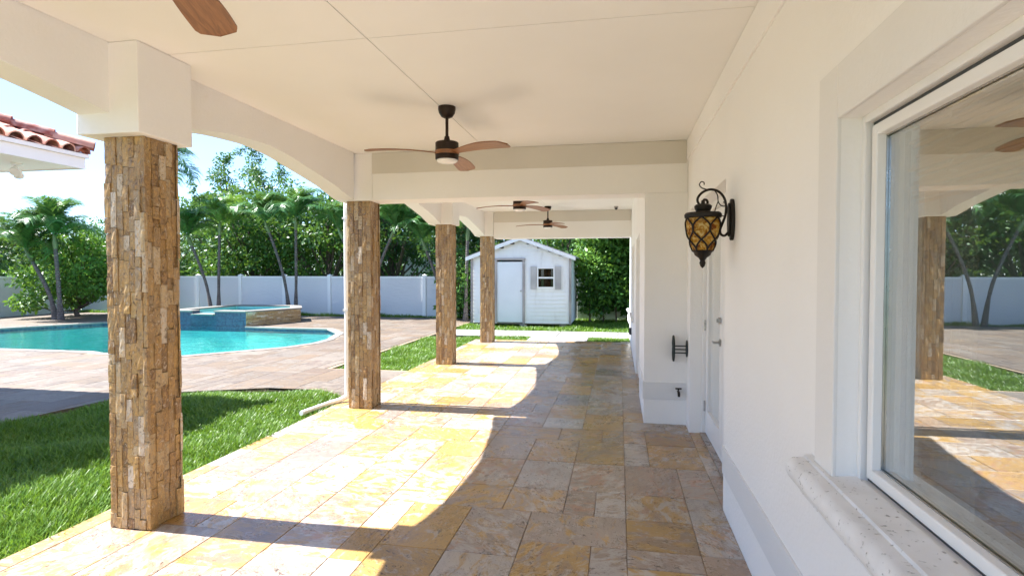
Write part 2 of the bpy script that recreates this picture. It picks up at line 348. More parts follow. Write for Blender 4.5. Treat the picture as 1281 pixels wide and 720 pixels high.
def fill(outer, holes, z):
    """flat sheet with holes -> (verts, tris)"""
    from mathutils.geometry import tessellate_polygon
    loops = [[Vector((x, y, 0)) for x, y in L] for L in [outer]+holes]
    return [(p.x, p.y, z) for L in loops for p in L], [tuple(t) for t in tessellate_polygon(loops)]

# ------------------------------------------------------------------ layout
COLY = [-.03, 3.03, 6.12, 9.28, 12.38]; COLX = -2.90
FLOOR_X0, WALL, BUMP, BUMP_Y = -3.28, .68, .26, 5.96
CEIL, CAPZ = 2.885, 2.36
END_Y = 12.85
POOL = [(-17.6, 9.35), (-10.2, 9.38), (-9.8, 9.22), (-8.0, 9.2), (-7.45, 9.9), (-6.85, 10.65), (-6.62, 11.4), (-6.66, 12.1), (-7.1, 13.45), (-7.9, 14.4), (-9.3, 14.42), (-10.6, 14.6), (-13.2, 14.6), (-13.4, 15.3), (-15.9, 15.0), (-17.3, 12.3)]
SPA = [(-13.2, 14.62), (-10.6, 14.62), (-9.95, 16.4), (-10.7, 17.6), (-13.2, 17.6)]
LAWN1 = [(-3.28, -4), (-3.28, 6.25), (-3.45, 6.6), (-3.87, 6.86), (-4.64, 6.86), (-5.58, 6.42), (-6.12, 5.82), (-6.3, 4.6), (-6.3, -4)]
LAWN2 = [(-3.25, 8.52), (-3.25, 13.3), (-4.58, 13.3), (-4.58, 8.45)]

# ------------------------------------------------------------------ ground
g = MB().add([(-300, -200, -.075), (300, -200, -.075), (300, 400, -.075), (-300, 400, -.075)], [(0, 1, 2, 3)])
# hole for the pool basin
gv, gf = fill([(-300, -200), (300, -200), (300, 400), (-300, 400)], [offset_poly(POOL, .1)], -.075)
tag(link('ground', (lambda m: m)(MB().add(gv, gf).mesh('ground', 'lawn_ground'))), kind='structure')

# ------------------------------------------------------------------ tiles
U = .2
def pack(x0, y0, nx, ny, ok, seed):
    """random packing of 1..3 module pieces on a grid of cells"""
    rr = random.Random(seed); used = np.zeros((nx, ny), bool); out = []
    for i in range(nx):
        for j in range(ny):
            if not ok[i, j]: used[i, j] = True
    for j in range(ny):
        for i in range(nx):
            if used[i, j]: continue
            sizes = [(3, 2), (2, 3), (2, 2), (2, 1), (1, 2)]; rr.shuffle(sizes)
            sizes.sort(key=lambda q: -(q[0]*q[1] >= 4) if rr.random() < .75 else 0); sizes.append((1, 1))
            for w, h in sizes:
                if i+w <= nx and j+h <= ny and not used[i:i+w, j:j+h].any():
                    used[i:i+w, j:j+h] = True; out.append((x0+i*U, y0+j*U, w*U, h*U)); break
    return out
TILE = {}
def tile_geo(w, h, gap=.0014, bev=.0028, t=.02):
    a, c = w-2*gap, h-2*gap
    vs = [(0,0,-t),(a,0,-t),(a,c,-t),(0,c,-t),(0,0,-bev),(a,0,-bev),(a,c,-bev),(0,c,-bev),(bev,bev,0),(a-bev,bev,0),(a-bev,c-bev,0),(bev,c-bev,0)]
    fs = [(0,1,5,4),(1,2,6,5),(2,3,7,6),(3,0,4,7),(4,5,9,8),(5,6,10,9),(6,7,11,10),(7,4,8,11),(8,9,10,11)]
    return [(x-a/2, y-c/2, z) for x, y, z in vs], fs
def tile_mesh(w, h, mat):
    k = (round(w, 3), round(h, 3), mat)
    if k not in TILE: TILE[k] = MB().add(*tile_geo(w, h)).mesh('tile', mat)
    return TILE[k]
def lay(tiles, parent, mat, limit, ztop=0.):
    tiles = sorted(tiles, key=lambda t: view_rank(t[0]+t[2]/2, t[1]+t[3]/2)); rest = MB()
    for k, (x, y, w, h) in enumerate(tiles):
        z = ztop + random.uniform(-.0012, .0012); cx, cy = x+w/2, y+h/2
        if k < limit:
            o = link('tile', tile_mesh(w, h, mat), parent, 0, (cx, cy, z)); o.rotation_euler = (random.uniform(-.0018, .0018), random.uniform(-.0018, .0018), 0)
        else:
            vs, fs = tile_geo(w, h); rest.add([(cx+a, cy+c, z+d) for a, c, d in vs], fs)
    if rest.v: tag(rest.build('tile_field', mat, parent), kind='stuff')

# porch floor
pf = MB().add([(FLOOR_X0, -4, -.006), (1.0, -4, -.006), (1.0, END_Y, -.006), (FLOOR_X0, END_Y, -.006)], [(0, 1, 2, 3)])
pf.add([(FLOOR_X0, -4, -.006), (FLOOR_X0, END_Y, -.006), (FLOOR_X0, END_Y, -.12), (FLOOR_X0, -4, -.12), (1.0, END_Y, -.006), (1.0, END_Y, -.12)], [(0, 1, 2, 3), (1, 4, 5, 2)])
patio = tag(pf.build('patio_floor', 'grout'), kind='structure')
nx, ny = 16, 82
tl = pack(.052 - 16*U, -3.6, nx, ny, np.ones((nx, ny), bool), 11)             # main field up to the joint at x = .05
tl += [(FLOOR_X0, y, .052-16*U-FLOOR_X0, h) for y, h in [(-3.6+.4*k, .4) for k in range(41)]]  # narrow edge course
ny2 = 82; y = -3.6; rr = random.Random(4)
while y < END_Y - .25:                                                           # strip along the wall, .63 wide
    h = rr.choice([.4, .4, .6, .4, .2]); w = (WALL if y < BUMP_Y else BUMP) - .052
    if y < BUMP_Y < y+h: h = BUMP_Y-y if BUMP_Y-y > .1 else h
    if w > .5 and rr.random() < .6:
        s_ = rr.choice([.2, .4]); tl += [(.052, y, s_, h), (.052+s_, y, w-s_, h)]
    else: tl.append((.052, y, w, h))
    y += h
tl += [(WALL, y_, .14, h_) for y_, h_ in [(3.87, .62), (4.49, .60), (5.09, .59)]]    # threshold of the door
tl += [(BUMP, y_, .12, h_) for y_, h_ in [(7.3, .78), (8.08, .78)]]
lay(tl, patio, 'travertine', 298)

# pool deck: sheet with openings, tiles, coping
DX0, DX1, DY0, DY1 = -21.3, FLOOR_X0, -4., 18.6
dv, df = fill([(DX0, DY0), (LAWN1[-1][0], DY0)] + LAWN1[::-1][:-1][0:8] + [(DX1, 6.85), (DX1, 8.5), (-4.6, 8.47), (-4.6, DY1), (DX0, DY1)], [offset_poly(POOL, .02)], -.008)
deck = tag(MB().add(dv, df).build('pool_deck', 'grout'), kind='structure')
POOL_IN, nx, ny = offset_poly(POOL, .06), int((DX1-DX0)/U), int((DY1-DY0)/U)
ok = np.zeros((nx, ny), bool); SPA_O = SPA
L1o = offset_poly(LAWN1, .0)
part = []
for i in range(nx):
    for j in range(ny):
        xs, ys = (DX1-(nx-i)*U, DX1-(nx-i)*U+U), (DY0+j*U, DY0+j*U+U); cx, cy = sum(xs)/2, sum(ys)/2
        cs = [(a, c) for a in xs for c in ys]
        inp = [inside(a, c, POOL_IN) for a, c in cs]; l1 = [inside(a, c, LAWN1) for a, c in cs]
        if any(inp) or inside(cx, cy, POOL_IN) or inside(cx, cy, SPA_O): continue
        if cx > -4.6 and cy > 8.46: continue
        if all(l1): continue
        if any(l1): part.append((xs[0], ys[0])); continue
        ok[i, j] = True
dt = pack(DX1-nx*U, DY0, nx, ny, ok, 5)
dt = [t for t in dt if view_rank(t[0]+t[2]/2, t[1]+t[3]/2) < 1e5 or (t[1] > 3 and t[0] > -16)]
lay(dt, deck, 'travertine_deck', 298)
def subtract_convex(rect, poly):
    """pieces of a convex polygon left outside a convex CCW polygon"""
    out = []; cur = rect
    for i in range(len(poly)):
        a, c = Vector(poly[i]), Vector(poly[(i+1) % len(poly)]); e = c-a; nrm = Vector((e.y, -e.x)).normalized()   # outward
        def clip(P, sgn):
            res = []
            for k in range(len(P)):
                p, q = Vector(P[k]), Vector(P[(k+1) % len(P)]); dp, dq = sgn*(p-a).dot(nrm), sgn*(q-a).dot(nrm)
                if dp >= 0: res.append(tuple(p))
                if dp*dq < 0: res.append(tuple(p+(q-p)*(dp/(dp-dq))))
            return res
        o_ = clip(cur, 1)
        if len(o_) > 2: out.append(o_)
        cur = clip(cur, -1)
        if len(cur) < 3: break
    return out
rim = MB()
for x, y in part:
    for pc in subtract_convex([(x+.002, y+.002), (x+U-.002, y+.002), (x+U-.002, y+U-.002), (x+.002, y+U-.002)], LAWN1):
        rim.prism(pc, 'z', -.03, -.001)
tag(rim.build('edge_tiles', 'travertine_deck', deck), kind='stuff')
# kerb face of the deck towards the lawns
kb = MB()
L = LAWN1[1:8]
for a, c in zip(L[:-1], L[1:]): kb.add([(*a, -.009), (*c, -.009), (*c, -.09), (*a, -.09)], [(0, 1, 2, 3)])
kb.add([(-4.6, 8.47, -.009), (-4.6, 18.6, -.009), (-4.6, 18.6, -.09), (-4.6, 8.47, -.09), (-3.28, 8.5, -.009), (-3.28, 8.5, -.09)], [(0, 1, 2, 3), (0, 4, 5, 3)])
kb.build('deck_edge', 'grout', deck)

# swimming pool
pool = thing('swimming_pool', 'turquoise swimming pool with pale stone coping set into the paved deck', 'pool', (-11, 11.5, -.3))
PL = (-11, 11.5, -.3)
bs = MB(); n = len(POOL); bot = offset_poly(POOL, -.12)
bv, bf = fill(bot, [], -1.25); bs.add(bv, bf)
wall_in = offset_poly(POOL, .012)
bs.add([(*p, -.02) for p in wall_in] + [(*p, -1.25) for p in bot], [(i, (i+1) % n, n+(i+1) % n, n+i) for i in range(n)])
shift(bs, PL).build('basin', 'pool_plaster', pool)
tb = MB(); ti = offset_poly(POOL, -.004)
tb.add([(*p, -.02) for p in ti] + [(*p, -.16) for p in ti], [(i, (i+1) % n, n+(i+1) % n, n+i) for i in range(n)])
shift(tb, PL).build('waterline_tiles', 'mosaic', pool)
OUT = offset_poly(POOL, .15); INN = offset_poly(POOL, -.035)
for i in range(n):
    if i in (11, 12): continue            # under the hot tub
    a, c, ao, co = Vector(INN[i]), Vector(INN[(i+1) % n]), Vector(OUT[i]), Vector(OUT[(i+1) % n]); k = max(1, round((c-a).length/.55))
    for q in range(k):
        t0, t1 = q/k + (.003 if q else 0), (q+1)/k
        P = [a.lerp(c, t0), a.lerp(c, t1), ao.lerp(co, t1), ao.lerp(co, t0)]
        cs = shift(MB().prism([tuple(p) for p in P], 'z', -.035, .006), PL); cs.build('coping_stone', 'coping_stone', pool, bevel=.006)
wv, wf = fill(offset_poly(POOL, .005), [], -.075)
tag(MB().add(wv, wf).build('pool_water', 'water'), kind='structure')

# ------------------------------------------------------------------ stone strip cladding
def strip_piece(a0, a1, z0, z1, d, rr, nu=3, nv=None):
    """one split-face strip: local u (along face), v = z, w = outward. returns verts (u,w,z), faces"""
    nv = nv or max(2, min(5, int((z1-z0)/.035))); vs = []; fs = []
    for j in range(nv+1):
        for i in range(nu+1):
            e = (i in (0, nu)) or (j in (0, nv))
            w = d + rr.uniform(-.002, .0028) - (.002 if e else 0)
            vs.append((a0+(a1-a0)*i/nu, w, z0+(z1-z0)*j/nv))
    for j in range(nv):
        for i in range(nu):
            k = j*(nu+1)+i; fs.append((k, k+1, k+nu+2, k+nu+1))
    ring = [i for i in range(nu+1)] + [j*(nu+1)+nu for j in range(1, nv+1)] + [nv*(nu+1)+i for i in range(nu-1, -1, -1)] + [j*(nu+1) for j in range(nv-1, 0, -1)]
    k = len(vs); vs += [(vs[r_][0], -.006, vs[r_][2]) for r_ in ring]; m = len(ring)
    fs += [(ring[(i+1) % m], ring[i], k+i, k+(i+1) % m) for i in range(m)]
    return vs, fs
def strips(width, z0, z1, mean, rr, wmin=.034, wmax=.054, horizontal=False):
    a = -width/2; out = []
    while a < width/2-.005:
        w = min(rr.uniform(wmin, wmax), width/2-a)
        if width/2-(a+w) < wmin*.7: w = width/2-a
        z = z0
        while z < z1-.001:
            l = rr.uniform(.35*mean, 1.75*mean); l = min(l, z1-z)
            if z1-(z+l) < .04: l = z1-z
            out.append((a+.0012, a+w-.0012, z+.0012, z+l-.0012, rr.choice([.006, .008, .009, .011, .014, .018]))); z += l
        a += w
    return out

house = thing('house', 'cream stucco house with arched porch on stone clad columns', 'house', (0, 0, 0))
CORE = .122
for ci, cy in enumerate(COLY):
    rr = random.Random(100+ci)
    core = MB().box(COLX-CORE, COLX+CORE, cy-CORE, cy+CORE, .0, CAPZ+.002).build('stone_column', 'cladding_gap', house)
    near = ci == 1; joined = MB()
    for face in range(4):
        ang = face*math.pi/2; nrm = (math.sin(ang), -math.cos(ang)); tan = (math.cos(ang), math.sin(ang))   # 0: -y, 1: +x, 2: +y, 3: -x
        wd = 2*CORE + (.036 if face % 2 == 0 else -.001)
        vis = face in (0, 1)
        for (a0, a1, z0, z1, d) in strips(wd, .002, CAPZ-.001, .14 if near else .15, rr):
            vs, fs = strip_piece(a0, a1, z0, z1, d, rr, 3 if near else 2, None if near else 2)
            W_ = [(COLX+tan[0]*u+nrm[0]*(CORE+w), cy+tan[1]*u+nrm[1]*(CORE+w), z) for u, w, z in vs]
            if near and vis: MB().add(W_, fs).build('stone', 'cladding', core)
            else: joined.add(W_, fs)
    tag(joined.build('stones', 'cladding', core), kind='stuff')

# ------------------------------------------------------------------ porch frame: caps, arched beams, cross beams, ceiling, roof
BX0, BX1 = -3.13, -2.917
ARCH = [(.21, 2.49), (.33, 2.525), (.46, 2.552), (.75, 2.597), (1.08, 2.622), (1.27, 2.628), (1.46, 2.617), (1.70, 2.585), (1.93, 2.545), (2.2, 2.50), (2.44, 2.455), (2.65, 2.40), (2.82, 2.365)]
def smooth_pts(P, k=5):
    out = []
    for i in range(len(P)-1):
        p0, p1, p2, p3 = P[max(i-1, 0)], P[i], P[i+1], P[min(i+2, len(P)-1)]
        for q in range(k):
            t = q/k; z = .5*((2*p1[1])+(-p0[1]+p2[1])*t+(2*p0[1]-5*p1[1]+4*p2[1]-p3[1])*t*t+(-p0[1]+3*p1[1]-3*p2[1]+p3[1])*t**3)
            out.append((p1[0]+(p2[0]-p1[0])*t, z))
    return out+[P[-1]]
for i in range(len(COLY)-1):
    y0, y1 = COLY[i], COLY[i+1]; sc = (y1-y0-.21-.21)/(2.82-.21)
    arc = [(y0+.21+(a-.21)*sc, max(z, 2.628-.15*((a-1.27)/1.55)**2) if (i == 0 and a > 1.27) else z) for a, z in smooth_pts(ARCH)]
    MB().prism([(arc[0][0], CEIL+.01)] + arc + [(arc[-1][0], CEIL+.01)], 'x', BX0, BX1).build('arched_beam', 'plaster', house)
for i, cy in enumerate(COLY):
    MB().box(-3.145, -2.72, BUMP_Y-.006 if i == 2 else cy-.21, cy+.21, CAPZ, CEIL-.001).build('column_cap', 'plaster', house, bevel=.006)
for (cy, xr) in ((COLY[0], WALL), (COLY[2], BUMP), (COLY[4], BUMP)):
    yb = BUMP_Y-.003 if cy == COLY[2] else cy-.17
    xr = WALL if cy == COLY[2] else xr
    MB().box(-2.719, xr-.0005, yb, yb+.36, CAPZ-.055 if cy == COLY[4] else CAPZ+.001, CEIL-.002).build('cross_beam', 'plaster', house, bevel=.006)
    MB().box(-2.716, xr-.0155, yb-.010, yb+.001, 2.655, CEIL-.003).build('beam_band', 'band_paint', house)
# ceiling boards with open joints
for xa, xb in ((-2.915, -1.423), (-1.417, WALL+.3)):
    for ya, yb in ((-.40, 3.047), (3.053, 6.1), (6.106, 9.28), (9.286, 12.5)):
        MB().box(xa, xb, ya, yb, CEIL, CEIL+.02).build('ceiling_panel', 'ceiling_paint', house)
MB().box(-3.2, .70, -.45, END_Y+.15, CEIL+.03, CEIL+.34).box(.7005, 5.3, -3.7, END_Y+.15, CEIL+.03, CEIL+.34).build('roof_slab', 'fascia_white', house)  # porch roof cut short behind the camera to let light onto the near wall
rf = MB().prism([(-3.24, CEIL+.35), (5.6, CEIL+.35), (5.6, CEIL+.6), (1.2, CEIL+1.7)], 'y', -.5, END_Y+.3).prism([(.45, CEIL+.345), (5.6, CEIL+.345), (5.6, CEIL+.6), (1.2, CEIL+1.69)], 'y', -3.9, -.501).build('roof', 'terracotta', house)

# walls with openings
TH = .92
WY0, WY1, WZ0, WZ1 = -.25, 1.935, .885, 2.03           # window opening
D0, D1, DZ = 3.87, 5.68, 2.16                             # french door opening
wl = MB()
for x0, x1, y0, y1, z0, z1 in ((WALL, TH, -3.6, WY0, 0, CEIL), (WALL, TH, WY0, WY1, 0, WZ0), (WALL, TH, WY0, WY1, WZ1, CEIL), (WALL, TH, WY1, D0, 0, CEIL), (WALL, TH, D0, D1, DZ, CEIL), (WALL, TH, D1, BUMP_Y, 0, CEIL)):
    wl.box(x0, x1, y0, y1, z0-.01 if z0 == 0 else z0, z1)
wl.build('wall', 'plaster', house)
W2a, W2b = 7.32, 8.86
w2 = MB()
for x0, x1, y0, y1, z0, z1 in ((BUMP, TH, BUMP_Y, W2a, 0, CAPZ), (BUMP, TH, BUMP_Y+.36, W2a, CAPZ, CEIL-.001), (BUMP, TH, W2a, W2b, 2.05, CEIL-.001), (BUMP, TH, W2b, 9.9, 0, CEIL-.001), (BUMP, TH, 9.9, 11.6, 0, .75), (BUMP, TH, 9.9, 11.6, 2.05, CEIL-.001), (BUMP, TH, 11.6, 13.9, 0, CEIL-.001)):
    w2.box(x0, x1, y0, y1, z0-.01 if z0 == 0 else z0, z1)
w2.build('wall', 'plaster', house)
# painted bands
for nm, a in (('wall_band', (WALL-.012, WALL+.001, -3.6, D0-.02, .25, .425)), ('wall_band', (BUMP-.012, WALL-.001, BUMP_Y-.012, BUMP_Y+.001, .255, .43)),
              ('wall_band', (BUMP-.012, BUMP+.001, BUMP_Y+.002, W2a-.02, .255, .43)), ('wall_band', (WALL-.014, WALL+.001, -3.6, BUMP_Y-.014, 2.68, CEIL-.004))):
    MB().box(*a).build(nm, 'wall_band_paint' if a[5] < 1 else 'plaster', house, bevel=.003)

# big window: plain surround, white frame, pane, precast sill
win = MB()
SX0, SX1 = WALL-.013, WALL+.002
win.box(SX0, SX1, WY1, WY1+.165, WZ0-.03, WZ1+.17); win.box(SX0, SX1, WY0-.165, WY1-.0002, WZ1, WZ1+.169); win.box(SX0, SX1, WY0-.165, WY0, WZ0-.03, WZ1-.0002)
window = win.build('window', 'surround_paint', house, bevel=.004)
GX = .787
def rect_ring(x0, x1, o, w, ya=WY0, yb=WY1, za=WZ0, zb=WZ1):
    m = MB(); ya, yb, za, zb = ya+o, yb-o, za+o, zb-o
    m.box(x0, x1, yb-w, yb, za, zb); m.box(x0, x1, ya, ya+w, za, zb); m.box(x0, x1, ya+w+.0003, yb-w-.0003, zb-w, zb); m.box(x0, x1, ya+w+.0003, yb-w-.0003, za, za+w); return m
rect_ring(.738, .87, -.001, .024).build('frame', 'trim_white', window, bevel=.003)
rect_ring(.762, .86, .0235, .012).build('gasket', 'gasket', window)
rect_ring(.752, .83, .036, .034).build('sash', 'trim_white', window, bevel=.004)
rect_ring(.778, .80, .0702, .004).build('glazing_bead', 'steel', window)
MB().box(GX-.003, GX+.003, WY0+.0765, WY1-.0765, WZ0+.0765, WZ1-.0765).build('pane', 'window_glass', window)
prof = [(.66, .770), (.640, .772), (.640, .800), (.615, .812), (.600, .826), (.592, .846), (.592, .866), (.602, .884), (.620, .893), (.650, .895), (.654, .903), (.700, .908), (.739, .911), (.739, .770)]
MB().prism([(p[0], p[1]) for p in prof], 'y', WY0-.3, WY1+.225).build('sill', 'precast', window, smooth=True)
# room behind the window
room = MB()
room.add([(TH, -2.5, 0), (5, -2.5, 0), (5, 3.2, 0), (TH, 3.2, 0), (TH, -2.5, 2.6), (5, -2.5, 2.6), (5, 3.2, 2.6), (TH, 3.2, 2.6)], [(4, 5, 6, 7), (2, 3, 7, 6), (0, 1, 5, 4)])
room.box(5, 5.15, 2.4, 3.2, 0, 2.6).box(5, 5.15, -2.5, -1.9, 0, 2.6).box(5, 5.15, -1.9, 2.4, 2.3, 2.6)  # unseen far wall with a made-up opening, added to light the room
room.build('room_wall', 'interior_wall', house)
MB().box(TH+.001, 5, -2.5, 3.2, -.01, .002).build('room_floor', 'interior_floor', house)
MB().box(.872, TH+.10, WY0, WY1-.002, WZ0-.0015, WZ0+.014).build('inner_sill', 'marble_sill', house)

def french_door(y0, y1, xd, top, name='door', lever=True):
    """two-leaf glazed door set at x = xd, facing -x"""
    d = MB()
    d.box(xd-.03, xd+.09, y0, y0+.05, 0, top); d.box(xd-.03, xd+.09, y1-.05, y1, 0, top); d.box(xd-.03, xd+.09, y0+.051, y1-.051, top-.06, top)
    door = d.build(name, 'trim_white', house, bevel=.004)
    MB().box(xd-.05, xd+.09, y0+.052, y1-.052, .001, .022).build('threshold', 'travertine', door)
    ym = (y0+y1)/2
    for a, c in ((y0+.054, ym-.003), (ym+.003, y1-.054)):
        lf = MB(); s = .115
        lf.box(xd, xd+.045, a, a+s, .025, top-.064); lf.box(xd, xd+.045, c-s, c, .025, top-.064); lf.box(xd, xd+.045, a+s+.0005, c-s-.0005, .025, .25); lf.box(xd, xd+.045, a+s+.0005, c-s-.0005, top-.2, top-.064)
        leaf = lf.build('leaf', 'trim_white', door, bevel=.004)
        MB().box(xd+.018, xd+.026, a+s+.001, c-s-.001, .251, top-.201).build('pane', 'window_glass', door)
    for z in (.28, 1.05, top-.35):
        MB().tube([(xd-.008, y1-.054, z-.05), (xd-.008, y1-.054, z+.05)], .009).build('hinge', 'steel', door)
    if lever:
        yk = ym+.06
        MB().tube([(xd-.004, yk, .98), (xd-.012, yk, .98)], .03, 16).tube([(xd-.012, yk, .98), (xd-.05, yk, .98)], .01, 10).tube([(xd-.05, yk, .98), (xd-.052, yk+.05, .98), (xd-.05, yk+.11, .978)], [.011, .009, .007], 8).build('handle', 'steel', door, smooth=True)
        MB().tube([(xd-.004, yk, 1.16), (xd-.02, yk, 1.16)], .028, 16).box(xd-.035, xd-.02, yk-.004, yk+.004, 1.145, 1.175).build('deadbolt', 'steel', door)
    return door
french_door(D0+.001, D1-.001, .82, DZ-.002)
french_door(W2a+.001, W2b-.001, .40, 2.048)
# dark sheet behind the french door, its colour standing in for room shade
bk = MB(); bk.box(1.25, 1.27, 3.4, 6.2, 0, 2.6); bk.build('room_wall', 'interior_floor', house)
# second porch window further along
w3 = MB(); w3.box(BUMP+.10, BUMP+.16, 9.902, 9.96, .752, 2.048); w3.box(BUMP+.10, BUMP+.16, 11.54, 11.598, .752, 2.048); w3.box(BUMP+.10, BUMP+.16, 9.961, 11.539, .752, .81); w3.box(BUMP+.10, BUMP+.16, 9.961, 11.539, 1.99, 2.048); w3.box(BUMP+.105, BUMP+.155, 10.72, 10.78, .811, 1.989)
wn3 = w3.build('window', 'trim_white', house, bevel=.003)
MB().box(BUMP+.128, BUMP+.134, 9.961, 10.719, .811, 1.989).build('pane', 'window_glass', wn3); MB().box(BUMP+.128, BUMP+.134, 10.781, 11.539, .811, 1.989).build('pane', 'window_glass', wn3)
MB().box(BUMP-.05, BUMP+.1, 9.82, 11.68, .70, .749).build('sill', 'precast', wn3, bevel=.006)

# ------------------------------------------------------------------ blind and curtain inside the window
bl = thing('bamboo_blind', 'bamboo roll-up blind gathered under the head inside the big window', 'blind', (.93, .9, 1.75))
rr = random.Random(3)
for k in range(17):
    z = 1.968-.0132*k; x = .845 + .010*math.sin(k*1.3) + (k % 3)*.006
    MB().box(x-.004, x+.004, -.2+rr.uniform(-.01, .01), 1.855+rr.uniform(-.012, .006), z-.0045, z+.0045).build('slat', 'bamboo', bl)
for y in (1.62, 1.25, .45):
    pts = [(.826+.008*math.cos(t*5.1), y+.018*math.sin(t*7.3), 1.97-.2*t/9.) for t in np.linspace(0, 9, 70)]
    MB().tube(pts, .0028, 5).build('cord', 'cord', bl)
    MB().tube([(.83, y, 1.97), (.83, y-.03, 2.02)], .002, 5).build('cord', 'cord', bl)
for o in bl.children: o.matrix_parent_inverse = Matrix.Translation((-.93, -.9, -1.75))
cu = MB(); NY = 60
for k in range(NY+1):
    t = k/NY; y = 1.645+.20*t; x = .897+.014*math.sin(t*30)+.005*math.sin(t*67)
    cu.v += [(x, y, .905), (x*.6+.897*.4, y, 1.99)]
    if k: cu.f.append((2*k-2, 2*k, 2*k+1, 2*k-1))
tag(cu.build('curtain', 'curtain', None, True), 'sheer beige curtain bunched beside the jamb inside the big window', 'curtain')

# ------------------------------------------------------------------ ceiling fans
def blade_mesh():
    mb = MB(); n = 22; top = []; botm = []
    for i in range(n+1):
        t = i/n; x = .085+.565*t
        w = .030+.052*math.sin(min(1, t*1.25)*math.pi/2)**1.3
        end = 1. if t < .9 else math.sqrt(max(0., 1-((t-.9)/.1)**2.2))
        lo, hi = -w*end, w*end*(.82+.1*t)
        tw = -R(13)*(1-.55*t); z = .010*math.sin(t*math.pi)-.022*t*t
        row = []
        for q in (0, .5, 1):
            y = lo+(hi-lo)*q; row.append((x, y*math.cos(tw), z+y*math.sin(tw)+.003*(1-abs(2*q-1))))
        top.append(row)
    vs = [p for r_ in top for p in r_]; m = len(vs); vs += [(x, y, z-.008) for x, y, z in vs]; fs = []
    for i in range(n):
        for q in range(2):
            a = i*3+q; fs += [(a, a+3, a+4, a+1), (m+a, m+a+1, m+a+4, m+a+3)]
        a = i*3; fs += [(a, m+a, m+a+3, a+3), (a+2, a+5, m+a+5, m+a+2)]
    fs += [(0, 1, m+1, m), (1, 2, m+2, m+1), (n*3, m+n*3, m+n*3+1, n*3+1), (n*3+1, m+n*3+1, m+n*3+2, n*3+2)]
    return mb.add(vs, fs).mesh('blade', 'wood_blade', True)
ME_BL = blade_mesh()
ME_CAN = MB().lathe([(0, .0), (.07, 0), (.071, -.018), (.064, -.05), (.046, -.078), (.022, -.09), (0, -.09)], (0, 0, 0), 28).mesh('canopy', 'bronze', True)
ME_ROD = MB().tube([(0, 0, -.085), (0, 0, -.262)], .0125, 14).lathe([(.0, -.235), (.019, -.235), (.024, -.26), (.038, -.282), (.04, -.29), (0, -.29)]).mesh('downrod', 'bronze', True)
ME_MOT = MB().lathe([(0, -.283), (.088, -.283), (.094, -.289), (.094, -.352), (.0, -.352)], n=32).lathe([(.0, -.384), (.094, -.384), (.094, -.418), (.088, -.424), (0, -.424)], n=32).mesh('motor_housing', 'bronze', True)
ME_BAND = MB().lathe([(.0, -.3525), (.097, -.3525), (.099, -.368), (.097, -.3835), (0, -.3835)], n=32).mesh('wood_band', 'wood_blade', True)
ME_LENS = MB().lathe([(.0, -.4245), (.085, -.4245), (.085, -.434), (.07, -.446), (.04, -.453), (0, -.455)], n=28).mesh('light_lens', 'lens', True)
for (x, y, phi, lab) in ((-1.37, 4.42, 90, 'ceiling fan with three wooden blades hung just before the cross beam, white lens showing'),
                         (-1.36, 1.40, 108, 'ceiling fan with one wooden blade reaching towards the near stone column'),
                         (-1.41, 8.05, 58, 'ceiling fan behind the cross beam, its canopy and rod hidden by that beam'),
                         (-1.41, 11.35, 62, 'ceiling fan hanging just before the end beam above the way to the shed')):
    f = thing('ceiling_fan', lab, 'ceiling fan', (x, y, CEIL-.0005), 0, 'ceiling fans along the porch')
    link('canopy', ME_CAN, f); link('downrod', ME_ROD, f); link('motor_housing', ME_MOT, f); link('wood_band', ME_BAND, f); link('light_lens', ME_LENS, f)
    for k in range(3):
        o = link('blade', ME_BL, f, 0, (0, 0, -.368)); o.rotation_euler = (0, 0, R(phi+120*k))

# ------------------------------------------------------------------ wall lantern
LY = 3.61
lan = thing('wall_lantern', 'black iron scroll lantern with amber glass on the wall beside the door', 'lantern', (WALL, LY, 1.87))
LX = .502-WALL; dz = -1.87
def spiral(c, r0, r1, a0, a1, n=26):
    return [(c[0]+(r0+(r1-r0)*t)*math.cos(a0+(a1-a0)*t), 0, c[1]+(r0+(r1-r0)*t)*math.sin(a0+(a1-a0)*t)) for t in [i/n for i in range(n+1)]]
bp = MB(); pts = [(math.cos(a)*.052, math.sin(a)*.125) for a in np.linspace(0, 2*math.pi, 25)[:-1]]
bp.prism([(p[0], p[1]) for p in pts], 'x', -.022, -.0005); bp.prism([(p[0]*.7, p[1]*.82) for p in pts], 'x', -.034, -.022)
bp.build('back_plate', 'iron', lan, bevel=.005)
arm = MB()
# main arm: up from the plate foot, over the top and curling in above the lantern
P = [(-.03, 0, -.075), (-.05, 0, -.095), (-.072, 0, -.088), (-.078, 0, -.06), (-.064, 0, -.02), (-.048, 0, .03), (-.045, 0, .085), (-.058, 0, .135), (-.09, 0, .172), (-.135, 0, .185), (-.18, 0, .170), (-.208, 0, .138), (-.208, 0, .108), (-.188, 0, .087), (-.165, 0, .088), (-.152, 0, .104), (-.157, 0, .120), (-.171, 0, .124), (-.178, 0, .115)]
def cr_path(P, k=5):
    out = []; P = [Vector(p) for p in P]
    for i in range(len(P)-1):
        p0, p1, p2, p3 = P[max(i-1, 0)], P[i], P[i+1], P[min(i+2, len(P)-1)]
        for q in range(k):
            t = q/k; out.append(.5*((2*p1)+(p2-p0)*t+(2*p0-5*p1+4*p2-p3)*t*t+(3*p1-p0-3*p2+p3)*t**3))
    return out+[P[-1]]
arm.tube(cr_path(P), .0075, 8)
arm.tube(cr_path([(-.15, 0, .183), (-.185, 0, .195), (-.200, 0, .215), (-.190, 0, .232), (-.174, 0, .228), (-.173, 0, .214)]), .0035, 6)
